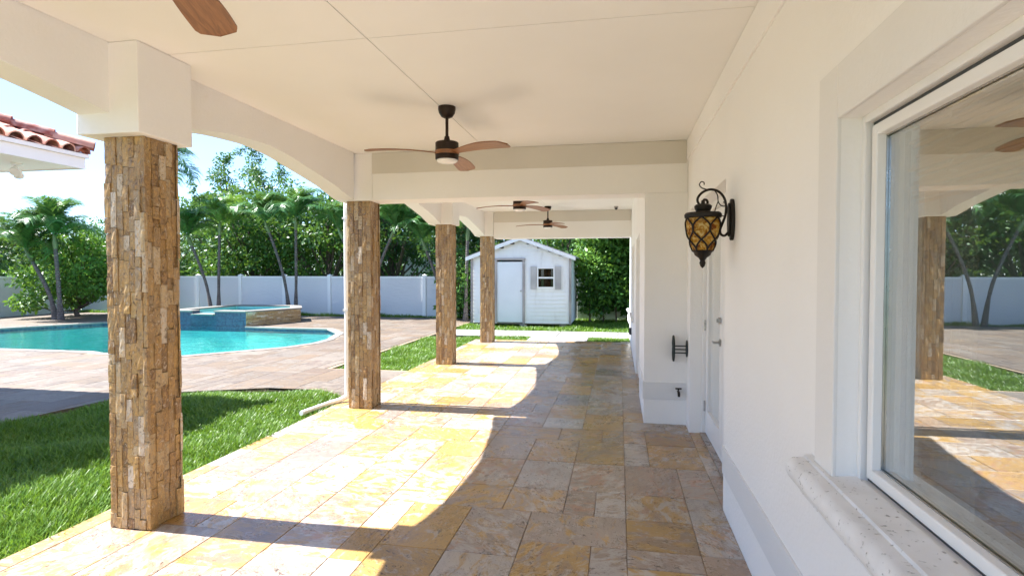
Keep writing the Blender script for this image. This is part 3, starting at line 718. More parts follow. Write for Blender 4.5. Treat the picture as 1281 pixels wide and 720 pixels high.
arm.tube(cr_path([(-.115, 0, .183), (-.095, 0, .15), (-.09, 0, .11), (-.075, 0, .088), (-.052, 0, .082), (-.05, 0, .10), (-.062, 0, .107)]), .0035, 6)
arm.tube(cr_path([(-.09, 0, .115), (-.105, 0, .07), (-.11, 0, .04), (-.09, 0, .05), (-.078, 0, .035), (-.06, 0, .022), (-.05, 0, .03)]), .0032, 6)
arm.build('scroll_arm', 'iron', lan, True)
cx = LX
ZT = .045          # top rim height relative to the plate centre
cp = MB().lathe([(0, ZT+.075), (.010, ZT+.075), (.012, ZT+.055), (.042, ZT+.05), (.052, ZT+.04), (.05, ZT+.026), (.042, ZT+.01), (.046, ZT+.004), (.102, ZT-.001), (.110, ZT-.012), (.108, ZT-.030), (.10, ZT-.034), (0, ZT-.034)], (cx, 0, 0), 28)
cp.build('cap', 'iron', lan, True)
prof = [(.097, ZT-.03), (.099, ZT-.06), (.096, ZT-.10), (.086, ZT-.15), (.070, ZT-.20), (.054, ZT-.235)]
MB().lathe(prof, (cx, 0, 0), 28).build('glass_bowl', 'amber_glass', lan, True)
def rad_at(z):
    for (r0, z0), (r1, z1) in zip(prof[:-1], prof[1:]):
        if z <= z0 and z >= z1: return r0+(r1-r0)*(z0-z)/(z0-z1)
    return prof[-1][0]
for k in range(6):
    a0 = k*math.pi/3+.3
    for s in (-1, 1):
        pts = []
        for i in range(15):
            t = i/14; z = ZT-.031-.203*t; a = a0+s*.55*math.sin(t*math.pi*1.5); r_ = rad_at(z)+.003
            pts.append((cx+r_*math.cos(a), r_*math.sin(a), z))
        MB().tube(pts, .0055, 6).build('lattice_bar', 'iron', lan, True)
MB().lathe([(.056, ZT-.226), (.063, ZT-.234), (.053, ZT-.242), (.047, ZT-.258), (.024, ZT-.275), (.015, ZT-.29), (.019, ZT-.306), (.013, ZT-.325), (.0, ZT-.338)], (cx, 0, 0), 22).build('finial', 'iron', lan, True)
MB().tube([(cx, 0, ZT-.04), (cx, 0, ZT-.13)], .013, 10).build('candle', 'cord', lan, True)

# hose hanger, hose tap, outlet box, camera on the far beam
hh = thing('hose_hanger', 'dark iron wall hose hanger with oval ring front beside the door', 'hose hanger', (WALL, 5.88, .79))
pl = MB(); pl.prism([(math.cos(a)*.06, math.sin(a)*.085) for a in np.linspace(0, 2*math.pi, 21)[:-1]], 'x', -.012, -.0005); pl.build('back_plate', 'green_iron', hh, bevel=.003)
for z in (-.045, -.01, .025): MB().tube([(-.012, 0, z), (-.135, 0, z)], .006, 8).build('bar', 'green_iron', hh, True)
rg = [(-.135, math.cos(a)*.085, math.sin(a)*.125) for a in np.linspace(0, 2*math.pi, 41)]
MB().tube(rg, .009, 8).tube([(-.135, math.cos(a)*.05, math.sin(a)*.085) for a in np.linspace(0, 2*math.pi, 31)], .006, 6).build('front_ring', 'green_iron', hh, True)
for k in range(6):
    a = k*math.pi/3; MB().tube([(-.135, 0, 0), (-.139, math.cos(a+.3)*.045, math.sin(a+.3)*.06), (-.135, math.cos(a)*.085, math.sin(a)*.125)], .005, 6).build('spoke', 'green_iron', hh, True)
tp = thing('hose_tap', 'small dark hose tap on the painted band of the wall corner', 'tap', (.60, BUMP_Y-.012, .345))
MB().tube([(0, 0, 0), (0, -.05, 0), (0, -.075, -.012), (0, -.085, -.04)], [.012, .012, .013, .012], 10).build('spout', 'iron', tp, True)
MB().tube([(0, -.035, 0), (0, -.035, .03)], .007, 8).tube([(-.03, -.035, .032), (.03, -.035, .032)], .008, 8).build('handle', 'iron', tp, True)
ob = thing('outlet_box', 'small black weatherproof outlet box low on the porch wall past the doors', 'outlet', (BUMP, 11.75, .36))
MB().box(-.05, -.0005, -.045, .045, -.07, .07).build('cover', 'gasket', ob, bevel=.008); MB().box(-.056, -.05, -.03, .03, -.05, .05).build('lid', 'gasket', ob, bevel=.002)
sc = thing('security_camera', 'tiny dark dome camera under the porch ceiling by the end beam', 'camera', (-.06, 11.6, CEIL-.0005))
MB().lathe([(0, 0), (.045, 0), (.045, -.02), (.03, -.028), (0, -.028)]).build('mount', 'steel', sc, True); MB().lathe([(.03, -.028), (.032, -.045), (.02, -.066), (0, -.072)]).build('dome', 'gasket', sc, True)

# downspout at the second column
ds = thing('downspout', 'white downspout beside the second stone column, running out onto the lawn', 'downspout', (-3.215, 6.30, 0))
MB().tube([(0, 0, CEIL), (0, 0, .13)], .028, 12).build('pipe', 'pvc', ds, True)
MB().tube(cr_path([(0, 0, .13), (0, -.012, .07), (-.06, -.08, .03), (-.12, -.2, .02)]), .03, 12).build('elbow', 'pvc', ds, True)
MB().tube([(-.12, -.2, .02), (-.165, -.45, .015), (-.2, -.68, .012)], .027, 12).build('outflow_pipe', 'pvc', ds, True)
for z in (2.2, 1.1): MB().box(-.036, .115, -.03, .03, z-.012, z+.012).build('strap', 'pvc', ds)

# ------------------------------------------------------------------ hot tub
tub = thing('hot_tub', 'raised hot tub with blue mosaic spillway, stone veneer side and pale coping', 'hot tub', (-11.6, 16, 0)); TL = (-11.6, 16, 0); TZ = .40
n = len(SPA); sin_ = offset_poly(SPA, -.30)
def wallseg(a, c, z0, z1, th=.3):
    a, c = Vector(a), Vector(c); e = (c-a).normalized(); nr = Vector((-e.y, e.x))
    return [tuple(a), tuple(c), tuple(c+nr*th), tuple(a+nr*th)]
wbk = MB()
fx0, fx1 = -12.36, -11.62
wbk.box(SPA[0][0], fx0, 14.62, 14.90, -.5, TZ-.001); wbk.box(fx1, SPA[1][0], 14.62, 14.90, -.5, TZ-.001); wbk.box(fx0, fx1, 14.62, 14.90, -.5, TZ-.10)
shift(wbk, TL).build('mosaic_wall', 'mosaic', tub)
for i in range(1, n):
    a, c = SPA[i], SPA[(i+1) % n]; P = wallseg(a, c, 0, TZ, .26)
    core = shift(MB().prism(P, 'z', -.3, TZ-.001), TL).build('side_wall', 'grout', tub)
    A, C = Vector(a), Vector(c); e = (C-A); ln = e.length; e.normalize(); nr = Vector((e.y, -e.x)); rr = random.Random(40+i); jm = MB()
    for (v0, v1, u0, u1, d) in strips(TZ+.0, 0, ln, .16, rr, .028, .05):
        vs, fs = strip_piece(u0, u1, v0+TZ/2, v1+TZ/2, d*.8, rr, 2, 1)
        jm.add([(A.x+e.x*u+nr.x*w, A.y+e.y*u+nr.y*w, z) for u, w, z in vs], fs)
    tag(shift(jm, TL).build('stones', 'cladding', core), kind='stuff')
co_ = offset_poly(SPA, .05); ci_ = offset_poly(SPA, -.31)
for i in range(n):
    A, C, Ai, Ci = Vector(co_[i]), Vector(co_[(i+1) % n]), Vector(ci_[i]), Vector(ci_[(i+1) % n])
    if i == 0:
        for x0, x1 in ((A.x, fx0), (fx1, C.x)):
            shift(MB().prism([(x0, A.y), (x1, A.y), (min(x1, Ci.x) if x1 == C.x else x1, Ai.y), (max(x0, Ai.x) if x0 == A.x else x0, Ai.y)], 'z', TZ, TZ+.045), TL).build('coping', 'coping_stone', tub, bevel=.008)
    else:
        k = max(1, round((C-A).length/.9))
        for q in range(k):
            t0, t1 = q/k+.002, (q+1)/k-.002
            shift(MB().prism([tuple(A.lerp(C, t0)), tuple(A.lerp(C, t1)), tuple(Ai.lerp(Ci, t1)), tuple(Ai.lerp(Ci, t0))], 'z', TZ, TZ+.045), TL).build('coping', 'coping_stone', tub, bevel=.008)
shift(MB().box(fx0-.001, fx1+.001, 14.54, 14.92, TZ-.099, TZ-.055), TL).build('spillway_lip', 'coping_stone', tub, bevel=.008)
v_, f_ = fill(sin_, [], -.35); bsn = MB().add(v_, f_); bsn.add([(*p, TZ) for p in sin_]+[(*p, -.35) for p in sin_], [(i, (i+1) % n, n+(i+1) % n, n+i) for i in range(n)]); shift(bsn, TL).build('basin', 'pool_plaster', tub)
v_, f_ = fill(offset_poly(SPA, -.29), [], TZ-.05); shift(MB().add(v_, f_), TL).build('water', 'water', tub)
fall = MB(); NX = 8
for k in range(NX+1):
    x = fx0+.03+(fx1-fx0-.06)*k/NX; wv_ = .003*math.sin(k*1.7)
    fall.v += [(x, 14.535, TZ-.06), (x, 14.505+wv_*.3, TZ-.12), (x, 14.49+wv_, .1), (x, 14.48+wv_, -.075)]
    if k:
        for q in range(3): fall.f.append((4*k-4+q, 4*k+q, 4*k+q+1, 4*k-3+q))
shift(fall, TL).build('falling_water', 'water', tub, True)

# ------------------------------------------------------------------ garden fences
def fence(name, A, B, lab, step=1.78, h=1.50):
    A, B = Vector(A), Vector(B); ln = (B-A).length; e = (B-A).normalized(); a = math.atan2(e.y, e.x)
    f = thing(name, lab, 'fence', (A.x, A.y, -.08), a); k = int(ln/step); st = ln/k
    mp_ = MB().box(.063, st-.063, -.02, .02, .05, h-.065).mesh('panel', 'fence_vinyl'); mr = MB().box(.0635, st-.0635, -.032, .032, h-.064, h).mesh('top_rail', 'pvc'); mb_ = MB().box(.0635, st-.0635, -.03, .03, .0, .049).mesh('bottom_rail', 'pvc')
    mpo = MB().box(-.062, .062, -.062, .062, 0, h+.02).mesh('post', 'pvc'); mca = MB().box(-.075, .075, -.075, .075, h+.0205, h+.04).add([(-.07, -.07, h+.0405), (.07, -.07, h+.0405), (.07, .07, h+.0405), (-.07, .07, h+.0405), (0, 0, h+.085)], [(0, 1, 4), (1, 2, 4), (2, 3, 4), (3, 0, 4)]).mesh('post_cap', 'pvc')
    for i in range(k+1):
        p = link('post', mpo, f, 0, (i*st, 0, 0)); link('post_cap', mca, p)
        if i < k: link('panel', mp_, f, 0, (i*st, 0, 0)); link('top_rail', mr, f, 0, (i*st, 0, 0)); link('bottom_rail', mb_, f, 0, (i*st, 0, 0))
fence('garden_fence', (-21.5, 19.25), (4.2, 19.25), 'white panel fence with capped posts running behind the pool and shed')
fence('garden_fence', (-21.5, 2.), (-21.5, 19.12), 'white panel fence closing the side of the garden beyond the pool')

# concrete walk to the shed
wk = MB(); wk.box(-4.45, 1.3, 13.72, 15.05, -.09, -.012); wk.box(-2.1, -.72, END_Y+.004, 13.718, -.09, -.0125)
wkp = MB()
k_ = tag(MB().add([(-4.45, 13.72, -.05), (1.3, 13.72, -.05), (1.3, 15.05, -.05), (-4.45, 15.05, -.05)], [(0, 1, 2, 3)]).build('garden_path', 'concrete'), kind='structure')
for x0, x1 in ((-4.45, -3.02), (-3.0, -1.52), (-1.5, -.02), (0, 1.3)): MB().box(x0, x1, 13.72, 15.05, -.049, -.012).build('slab', 'concrete', k_, bevel=.008)
for y0, y1 in ((END_Y+.004, 13.705),): MB().box(-2.1, -.72, y0, y1, -.09, -.012).build('slab', 'concrete', k_, bevel=.008)

# ------------------------------------------------------------------ garden shed
SX0, SX1, SY0, SY1 = -4.28, -1.37, 16.28, 18.75
sh = thing('garden_shed', 'white wooden garden shed with gable roof, door and shuttered window', 'shed', ((SX0+SX1)/2, SY0, 0)); SL = ((SX0+SX1)/2, SY0, 0)
ZE, ZP, XC = 2.03, 2.56, (SX0+SX1)/2
def zroof(x): return ZE+(ZP-ZE)*(1-abs(x-XC)/(XC-SX0))
DXa, DXb, DZt = -3.57, -2.71, 1.92; WXa, WXb, WZa, WZb = -2.33, -1.82, 1.10, 1.71
sb = MB(); z = .08
while z < ZP-.03:
    z1 = min(z+.115, ZP-.01)
    def seg(xa, xb):
        if xb-xa < .01: return
        sb.add([(xa, SY0-.022, z), (xb, SY0-.022, z), (xb, SY0-.003, z1), (xa, SY0-.003, z1), (xa, SY0+.02, z), (xb, SY0+.02, z), (xb, SY0+.02, z1), (xa, SY0+.02, z1)], [(0, 1, 2, 3), (0, 4, 5, 1), (1, 5, 6, 2), (3, 7, 4, 0), (2, 6, 7, 3)])
    xl = SX0 if z1 < ZE else SX0+(z1-ZE)/(ZP-ZE)*(XC-SX0); xr = 2*XC-xl
    cuts = []
    if z < DZt: cuts.append((DXa, DXb))
    if z < WZb and z1 > WZa: cuts.append((WXa, WXb))
    a = xl
    for c0, c1 in cuts: seg(a, c0); a = c1
    seg(a, xr); z = z1
shift(sb, SL).build('siding', 'siding', sh)
for xs_, sg in ((SX1, 1), (SX0, -1)):
    ws = MB(); z = .08
    while z < ZE:
        z1 = min(z+.115, ZE)
        ws.add([(xs_+sg*.016, SY0, z), (xs_+sg*.016, SY1, z), (xs_+sg*.003, SY1, z1), (xs_+sg*.003, SY0, z1), (xs_-sg*.02, SY0, z), (xs_-sg*.02, SY1, z)], [(0, 1, 2, 3), (4, 5, 1, 0)]); z = z1
    shift(ws, SL).build('siding', 'siding', sh)
shift(MB().add([(SX0, SY1, .08), (SX1, SY1, .08), (SX1, SY1, ZE), (XC, SY1, ZP), (SX0, SY1, ZE)], [(0, 1, 2, 3, 4)]), SL).build('back_wall', 'siding', sh)
shift(MB().box(SX0+.01, SX1-.01, SY0+.05, SY1-.01, .05, .079), SL).build('floor_frame', 'shed_trim', sh)
for x in (SX0+.15, -2.75, SX1-.2):
    for y in (SY0+.12, SY1-.2): shift(MB().box(x-.1, x+.1, y-.1, y+.1, -.08, .049), SL).build('foundation_block', 'concrete', sh)
OV = .16; sl = (ZP-ZE)/(XC-SX0)
for s in (-1, 1):
    xe = (SX0-OV) if s < 0 else (SX1+OV); ze = ZE-sl*OV
    P = [(xe, ze), (XC, ZP+.005), (XC, ZP+.055), (xe, ze+.05)]
    shift(MB().prism(P if s > 0 else P[::-1], 'y', SY0-.14, SY1+.12), SL).build('roof', 'roof_shingle', sh)
    P = [(xe, ze-.075), (XC, ZP-.07), (XC, ZP+.03), (xe, ze+.025)]
    shift(MB().prism(P if s > 0 else P[::-1], 'y', SY0-.165, SY0-.141), SL).build('barge_board', 'siding', sh)
    x = SX0 if s < 0 else SX1; shift(MB().box(x-.035, x+.035, SY0-.05, SY0-.0345, .06, ZE-.02), SL).build('corner_board', 'shed_trim', sh)
shift(MB().box(SX1+.017, SX1+.03, SY0-.03, SY0+.05, .06, ZE-.02), SL).build('corner_board', 'shed_trim', sh)
dr = shift(MB().box(DXa+.05, DXb-.05, SY0-.018, SY0+.018, .10, DZt-.05), SL).build('door', 'shed_door', sh, bevel=.004)
df_ = MB(); df_.box(DXa-.01, DXa+.049, SY0-.05, SY0+.01, .06, DZt); df_.box(DXb-.049, DXb+.02, SY0-.05, SY0+.01, .06, DZt); df_.box(DXa-.03, DXb+.04, SY0-.054, SY0+.01, DZt+.001, DZt+.06); shift(df_, SL).build('door_frame', 'shed_trim', dr)
shift(MB().lathe([(0, 0), (.02, .0), (.028, .015), (.02, .03), (0, .034)], (0, 0, 0), 12), (0, 0, 0)).v
kn = MB().tube([(DXb-.10, SY0-.018, 1.02), (DXb-.10, SY0-.05, 1.02)], .026, 12); shift(kn, SL).build('handle', 'steel', dr, True)
wf_ = MB(); wf_.box(WXa, WXa+.035, SY0-.045, SY0+.01, WZa, WZb); wf_.box(WXb-.035, WXb, SY0-.045, SY0+.01, WZa, WZb); wf_.box(WXa+.0355, WXb-.0355, SY0-.045, SY0+.01, WZa, WZa+.04); wf_.box(WXa+.0355, WXb-.0355, SY0-.045, SY0+.01, WZb-.04, WZb); wf_.box(WXa+.0355, WXb-.0355, SY0-.038, SY0+.01, (WZa+WZb)/2-.022, (WZa+WZb)/2+.022)
shift(MB().box(WXa-.001, WXb+.001, SY0-.022, SY0+.01, WZb+.0005, 1.806).box(WXa-.001, WXb+.001, SY0-.022, SY0+.01, .999, WZa-.0005), SL).build('siding', 'siding', sh)
sw = shift(wf_, SL).build('window', 'trim_white', sh)
for z0, z1 in ((WZa+.041, (WZa+WZb)/2-.023), ((WZa+WZb)/2+.023, WZb-.041)): shift(MB().box(WXa+.036, WXb-.036, SY0-.004, SY0, z0, z1), SL).build('pane', 'dark_glass', sw)
for x0, x1 in ((WXa-.19, WXa-.02), (WXb+.02, WXb+.19)):
    s_ = MB().box(x0, x1, SY0-.050, SY0-.035, WZa-.03, WZb+.03).box(x0, x0+.03, SY0-.058, SY0-.0502, WZa-.03, WZb+.03).box(x1-.03, x1, SY0-.058, SY0-.0502, WZa-.03, WZb+.03)
    for z in np.arange(WZa+.02, WZb, .055): s_.box(x0+.031, x1-.031, SY0-.056, SY0-.0502, z, z+.035)
    shift(s_, SL).build('shutter', 'shutter', sh)

# white urn past the end of the porch wall
un = thing('urn_planter', 'white urn planter standing past the far end of the porch wall', 'planter', (.385, 14.35, -.012))
MB().lathe([(0, 0), (.13, 0), (.13, .05), (.07, .09), (.06, .16), (.10, .24), (.16, .36), (.17, .48), (.15, .56), (.19, .62), (.20, .66), (.17, .68), (.15, .62), (0, .60)]).build('bowl', 'pvc', un, True)
MB().lathe([(0, .60), (.14, .615)]).build('earth', 'soil', un)

# ------------------------------------------------------------------ tiled hip corner across the lawn; unseen rest made open to admit sky light
EX, EY, EZ, SLP = -6.68, 6.10, 3.06, .36
NY0, FX = .40, -11.0
wing = thing('pool_pavilion', 'pavilion across the lawn with red barrel tile hip roof and white eaves', 'pavilion', (-8.84, 3.25, 0)); WLc = (-8.84, 3.25, 0)
for px_ in (-7.85, -9.85):
    for py_ in (5.15, 1.35): shift(MB().box(px_-.16, px_+.16, py_-.16, py_+.16, -.05, 2.879), WLc).build('post', 'plaster', wing, bevel=.01)
shift(MB().box(FX+.02, EX-.02, NY0+.02, EY-.02, 2.88, 2.895), WLc).build('soffit', 'ceiling_paint', wing)
for nm, z0, z1, o_ in (('fascia', 2.865, 3.0, 0), ('drip_board', 3.001, 3.05, .03)):
    fa = MB(); fa.box(EX-.02, EX+o_, NY0-o_, EY+o_, z0, z1); fa.box(FX-o_, FX+.02, NY0-o_, EY+o_, z0, z1); fa.box(FX+.0205, EX-.0205, EY-.02, EY+o_, z0, z1); fa.box(FX+.0205, EX-.0205, NY0-o_, NY0+.02, z0, z1)
    shift(fa, WLc).build(nm, 'fascia_white', wing)
RT = (EX-FX)/2
zr = EZ+SLP*RT-.005
rd = MB().add([(EX+.02, EY+.02, EZ-.005), (EX+.02, NY0-.02, EZ-.005), (FX-.02, NY0-.02, EZ-.005), (FX-.02, EY+.02, EZ-.005), (EX-RT, EY-RT, zr), (EX-RT, NY0+RT, zr)], [(0, 4, 5, 1), (1, 5, 2), (2, 5, 4, 3), (3, 4, 0)])
roof_w = shift(rd, WLc).build('roof', 'terracotta', wing)
def barrel(p0, p1, r0, r1, up, n=8):
    p0, p1, up = Vector(p0), Vector(p1), Vector(up); t = (p1-p0).normalized(); sd_ = t.cross(up).normalized(); up = sd_.cross(t); vs = []
    for th in (0, -.016):
        for p, r_ in ((p0, r0), (p1, r1)):
            for k in range(n+1):
                a = math.pi*k/n; vs.append(p+sd_*math.cos(a)*(r_+th)+up*math.sin(a)*(r_+th)*.95)
    m = n+1; fs = [(k, k+1, m+k+1, m+k) for k in range(n)] + [(2*m+k, 3*m+k, 3*m+k+1, 2*m+k+1) for k in range(n)] + [(k, 2*m+k, 2*m+k+1, k+1) for k in range(n)] + [(m+k, m+k+1, 3*m+k+1, 3*m+k) for k in range(n)]
    return vs, fs
upx = Vector((SLP, 0, 1)).normalized(); upy = Vector((0, SLP, 1)).normalized()
far_t = MB(); PT = .205; cnt = 0
for k in range(27):
    yk = EY-.06-PT*k
    run = min(RT, EY-yk+.02, yk-NY0+.02)
    c = 0; x = EX+.05
    while c*.36 < run+.05:
        a, e_ = c*.36, min((c+1)*.36+.05, run+.08)
        if e_-a < .08: break
        vs, fs = barrel((EX+.05-a, yk, EZ-.02+SLP*a+.012), (EX+.05-e_, yk, EZ-.02+SLP*e_), .092, .082, upx)
        vs = [(v[0]-WLc[0], v[1]-WLc[1], v[2]) for v in vs]
        if yk > 3.4 and c < 4: MB().add(vs, fs).build('roof_tile', 'terracotta', roof_w, True)
        else: far_t.add(vs, fs)
        c += 1
for k in range(20):
    xk = EX-.10-PT*k; run = min(RT, EX-xk+.02, xk-FX+.02); c = 0
    while c*.36 < run+.05:
        a, e_ = c*.36, min((c+1)*.36+.05, run+.08)
        if e_-a < .08: break
        vs, fs = barrel((xk, EY+.05-a, EZ-.02+SLP*a+.012), (xk, EY+.05-e_, EZ-.02+SLP*e_), .092, .082, upy)
        far_t.add([(v[0]-WLc[0], v[1]-WLc[1], v[2]) for v in vs], fs); c += 1
tag(far_t.build('roof_tiles', 'terracotta', roof_w, True), kind='stuff')
hd = Vector((-1, -1, SLP)); hd2 = hd/math.sqrt(2)
for k in range(7):
    a, e_ = k*.40-.06, (k+1)*.40+.02
    p0 = Vector((EX+.02, EY+.02, EZ+.075))+hd2*a; p1 = Vector((EX+.02, EY+.02, EZ+.055))+hd2*e_
    vs, fs = barrel(p0, p1, .115, .10, (0, 0, 1)); MB().add([(v[0]-WLc[0], v[1]-WLc[1], v[2]) for v in vs], fs).build('hip_tile', 'terracotta', roof_w, True)
fl = thing('floodlight', 'white twin-head floodlight under the eave of the tiled pavilion roof', 'floodlight', (-7.20, 5.67, 2.8795))
MB().lathe([(0, 0), (.06, 0), (.06, -.02), (.03, -.03), (0, -.03)]).build('base', 'pvc', fl, True)
MB().tube([(0, 0, -.03), (0, 0, -.07)], .012, 8).tube([(-.06, .06, -.06), (.06, -.06, -.06)], .012, 8).build('bracket', 'pvc', fl, True)
for s in (-1, 1):
    p = Vector((s*.06, -s*.06, -.065)); d = Vector((s*.5, -s*.5, -.55)).normalized()
    MB().tube([p, p+d*.04, p+d*.09, p+d*.11], [.022, .035, .05, .052], 14).build('lamp_head', 'pvc', fl, True)

# ------------------------------------------------------------------ neighbour's house glimpsed over the fence
nb = thing('neighbour_house', 'small pale house with blue-grey window glimpsed over the fence between trees', 'house', (-9.2, 29, 0))
MB().box(-2.2, 2.2, 0, 5, -.08, 2.6).build('wall', 'plaster', nb)
P = [(-2.5, 2.55), (2.5, 2.55), (0, 3.5)]; MB().prism(P, 'y', -.3, 5.3).build('roof', 'roof_shingle', nb)
nw = MB().box(.2, 1.5, -.04, -.001, 1.0, 2.2).build('window', 'trim_white', nb); MB().box(.28, .82, -.05, -.041, 1.08, 2.12).build('pane', 'window_glass', nw); MB().box(.88, 1.42, -.05, -.041, 1.08, 2.12).build('pane', 'window_glass', nw)

# ------------------------------------------------------------------ vegetation
def leaves(cent, rad, n, size, rg, aspect=.5, droop=.25, flat=.75):
    """n leaf quads spread round clump centres; returns verts, faces"""
    c = cent[rg.integers(0, len(cent), n)]; r = rad*np.cbrt(rg.random(n))[:, None]
    d = rg.normal(size=(n, 3)); d /= np.linalg.norm(d, axis=1)[:, None]
    p = c + d*r*np.array([1, 1, flat])
    ax = d*.6+rg.normal(size=(n, 3))*.7; ax[:, 2] -= droop; ax /= np.linalg.norm(ax, axis=1)[:, None]
    s = np.cross(ax, rg.normal(size=(n, 3))); s /= np.linalg.norm(s, axis=1)[:, None]
    L_ = (size*(.6+.8*rg.random(n)))[:, None]; w = L_*aspect*.5
    nrm = np.cross(ax, s)
    v = np.stack([p, p+ax*L_*.5+s*w+nrm*L_*.06, p+ax*L_, p+ax*L_*.5-s*w+nrm*L_*.06], 1).reshape(-1, 3)
    return v, np.arange(4*n).reshape(n, 4)
def tree(name, label, pos, h, rx, mat, n=7000, size=.17, seed=0, crown_lo=.25, clumps=60, crad=.62, airy=0, cat='tree', ry=None):
    rg = np.random.default_rng(seed); rr = random.Random(seed); ry = ry or rx
    t = thing(name, label, cat, pos)
    wood = MB(); th = h*max(.18, crown_lo)
    trunk = cr_path([(0, 0, 0), (rr.uniform(-.1, .1), rr.uniform(-.1, .1), th*.5), (rr.uniform(-.2, .2), rr.uniform(-.2, .2), th), (rr.uniform(-.3, .3), rr.uniform(-.3, .3), h*.72)], 4)
    r0 = .035*h**.9; wood.tube(trunk, [r0*(1-.8*i/(len(trunk)-1)) for i in range(len(trunk))], 8)
    cent = []; zc = h*(crown_lo+1)/2; hz = h*(1-crown_lo)/2
    k = 0
    while len(cent) < clumps and k < 4000:
        k += 1; d = rg.normal(size=3); d /= np.linalg.norm(d); q = rg.random()**(1/2.2)
        p = np.array([d[0]*rx*q, d[1]*ry*q, zc+d[2]*hz*q])
        if p[2] > h*.6 and rr.random() < airy*.5: continue
        cent.append(p)
    cent = np.array(cent); cent += rg.normal(size=cent.shape)*.12
    for i in range(0, len(cent), 3):
        p = Vector(cent[i]); q = trunk[min(len(trunk)-1, max(2, int(len(trunk)*(.25+.6*min(1, p.z/h)))))]
        md = (q+p)/2+Vector((0, 0, -.15)); wood.tube([q, md, p], [r0*.34, r0*.2, .012], 5)
    wood.build('trunk', 'bark', t, True)
    if airy:
        v1, f1 = leaves(cent, crad*.8, int(n*.75), size, rg, .38, .15)
        # long thin sprays rising out of the top
        sp = []
        for i in range(int(26*airy)):
            p = cent[rg.integers(0, len(cent))].copy()
            if p[2] < h*.55: continue
            dr_ = np.array([rg.normal()*.5, rg.normal()*.5, 1.]); dr_ /= np.linalg.norm(dr_); l = rg.uniform(.7, 1.5)
            wood_ = None
            for q in np.linspace(0, 1, 12): sp.append(p+dr_*l*q+np.array([0, 0, -.18*q*q]))
        v2, f2 = leaves(np.array(sp), .16, int(n*.25), size*.9, rg, .38, .1)
        v = np.vstack([v1, v2]); f = np.vstack([f1, f2+len(v1)])
    else: v, f = leaves(cent, crad, n, size, rg)
    o = link('crown', mesh_np('crown', v, f, mat), t); tag(o, kind='stuff')
    return t
GY = -.08
tree('feathery_tree', 'tall feathery tree with thin sprays at its top behind the hot tub', (-18.6, 24.6, GY), 8.2, 2.7, 'leaf_feather', 15000, .16, 21, .25, 60, .6, 1.6)
tree('shade_tree', 'big dark shade tree behind the fence above the twin palms and mosaic spillway', (-16.2, 23.0, GY), 6.0, 2.7, 'leaf_mid', 11000, .18, 22, .05, 75, .65)
tree('shade_tree', 'dense glossy green tree behind the fence next to the second stone column', (-13.0, 23.6, GY), 6.5, 2.5, 'leaf_mid', 10000, .18, 23, .08, 75, .65)
tree('shade_tree', 'dark tree behind the fence between the second and third stone columns', (-9.7, 23.4, GY), 7.0, 2.4, 'leaf_dark', 10000, .18, 24, .08, 75, .65)
tree('shade_tree', 'bushy tree behind the fence beyond the shed roof', (-2.4, 22.6, GY), 5.2, 2.9, 'leaf_mid', 9000, .17, 25, .1, 70, .65)
tree('shade_tree', 'dark leafy tree crowded between the fence end and the shed', (-5.9, 21.6, GY), 6.2, 1.7, 'leaf_dark', 9000, .17, 26, .02, 60, .6)
tree('feathery_tree', 'loose pale tree behind the near stone column, above the pool', (-22.5, 24.5, GY), 5.2, 3.2, 'leaf_feather', 8000, .17, 27, .1, 65, .65, .6)
tree('shade_tree', 'low dark tree beyond the side fence past the pool', (-25.0, 18.5, GY), 4.0, 2.7, 'leaf_dark', 8000, .17, 28, .03, 60, .62)
tree('shade_tree', 'dark backdrop tree behind the shade trees', (-19.0, 28.5, GY), 5.4, 4.2, 'leaf_dark', 9000, .22, 29, .03, 70, .8)
tree('shade_tree', 'wide backdrop tree far behind the fence and twin palms', (-12.0, 29.0, GY), 7.4, 4.6, 'leaf_dark', 9000, .22, 30, .03, 70, .8)
tree('shade_tree', 'tall backdrop tree rising far behind the hedge', (2.2, 26.0, GY), 7.0, 4.0, 'leaf_mid', 8000, .2, 31, .03, 70, .75)
tree('leafy_bush', 'yellow-green leafy bush behind the palm pair across the pool', (-19.0, 17.0, GY), 3.0, 1.6, 'leaf_lime', 9000, .16, 32, .02, 55, .45, 0, 'bush')
tree('leafy_bush', 'dark bush squeezed beside the shed wall and fence', (-5.1, 18.3, GY), 2.4, .75, 'leaf_mid', 3500, .14, 33, .02, 26, .38, 0, 'bush')
# far wood behind everything
rg = np.random.default_rng(77)
cn = np.stack([rg.uniform(-46, 14, 420), rg.uniform(32, 36, 420), .4+3.6*rg.random(420)], 1)
cn = np.vstack([cn, np.stack([rg.uniform(-40, -36, 260), rg.uniform(-16, 34, 260), .4+3.2*rg.random(260)], 1)])
v, f = leaves(cn, 1.1, 42000, .34, rg); tag(link('distant_trees', mesh_np('distant_trees', v, f, 'leaf_dark')), 'dark belt of distant trees beyond the gardens', 'trees', None, 'stuff')
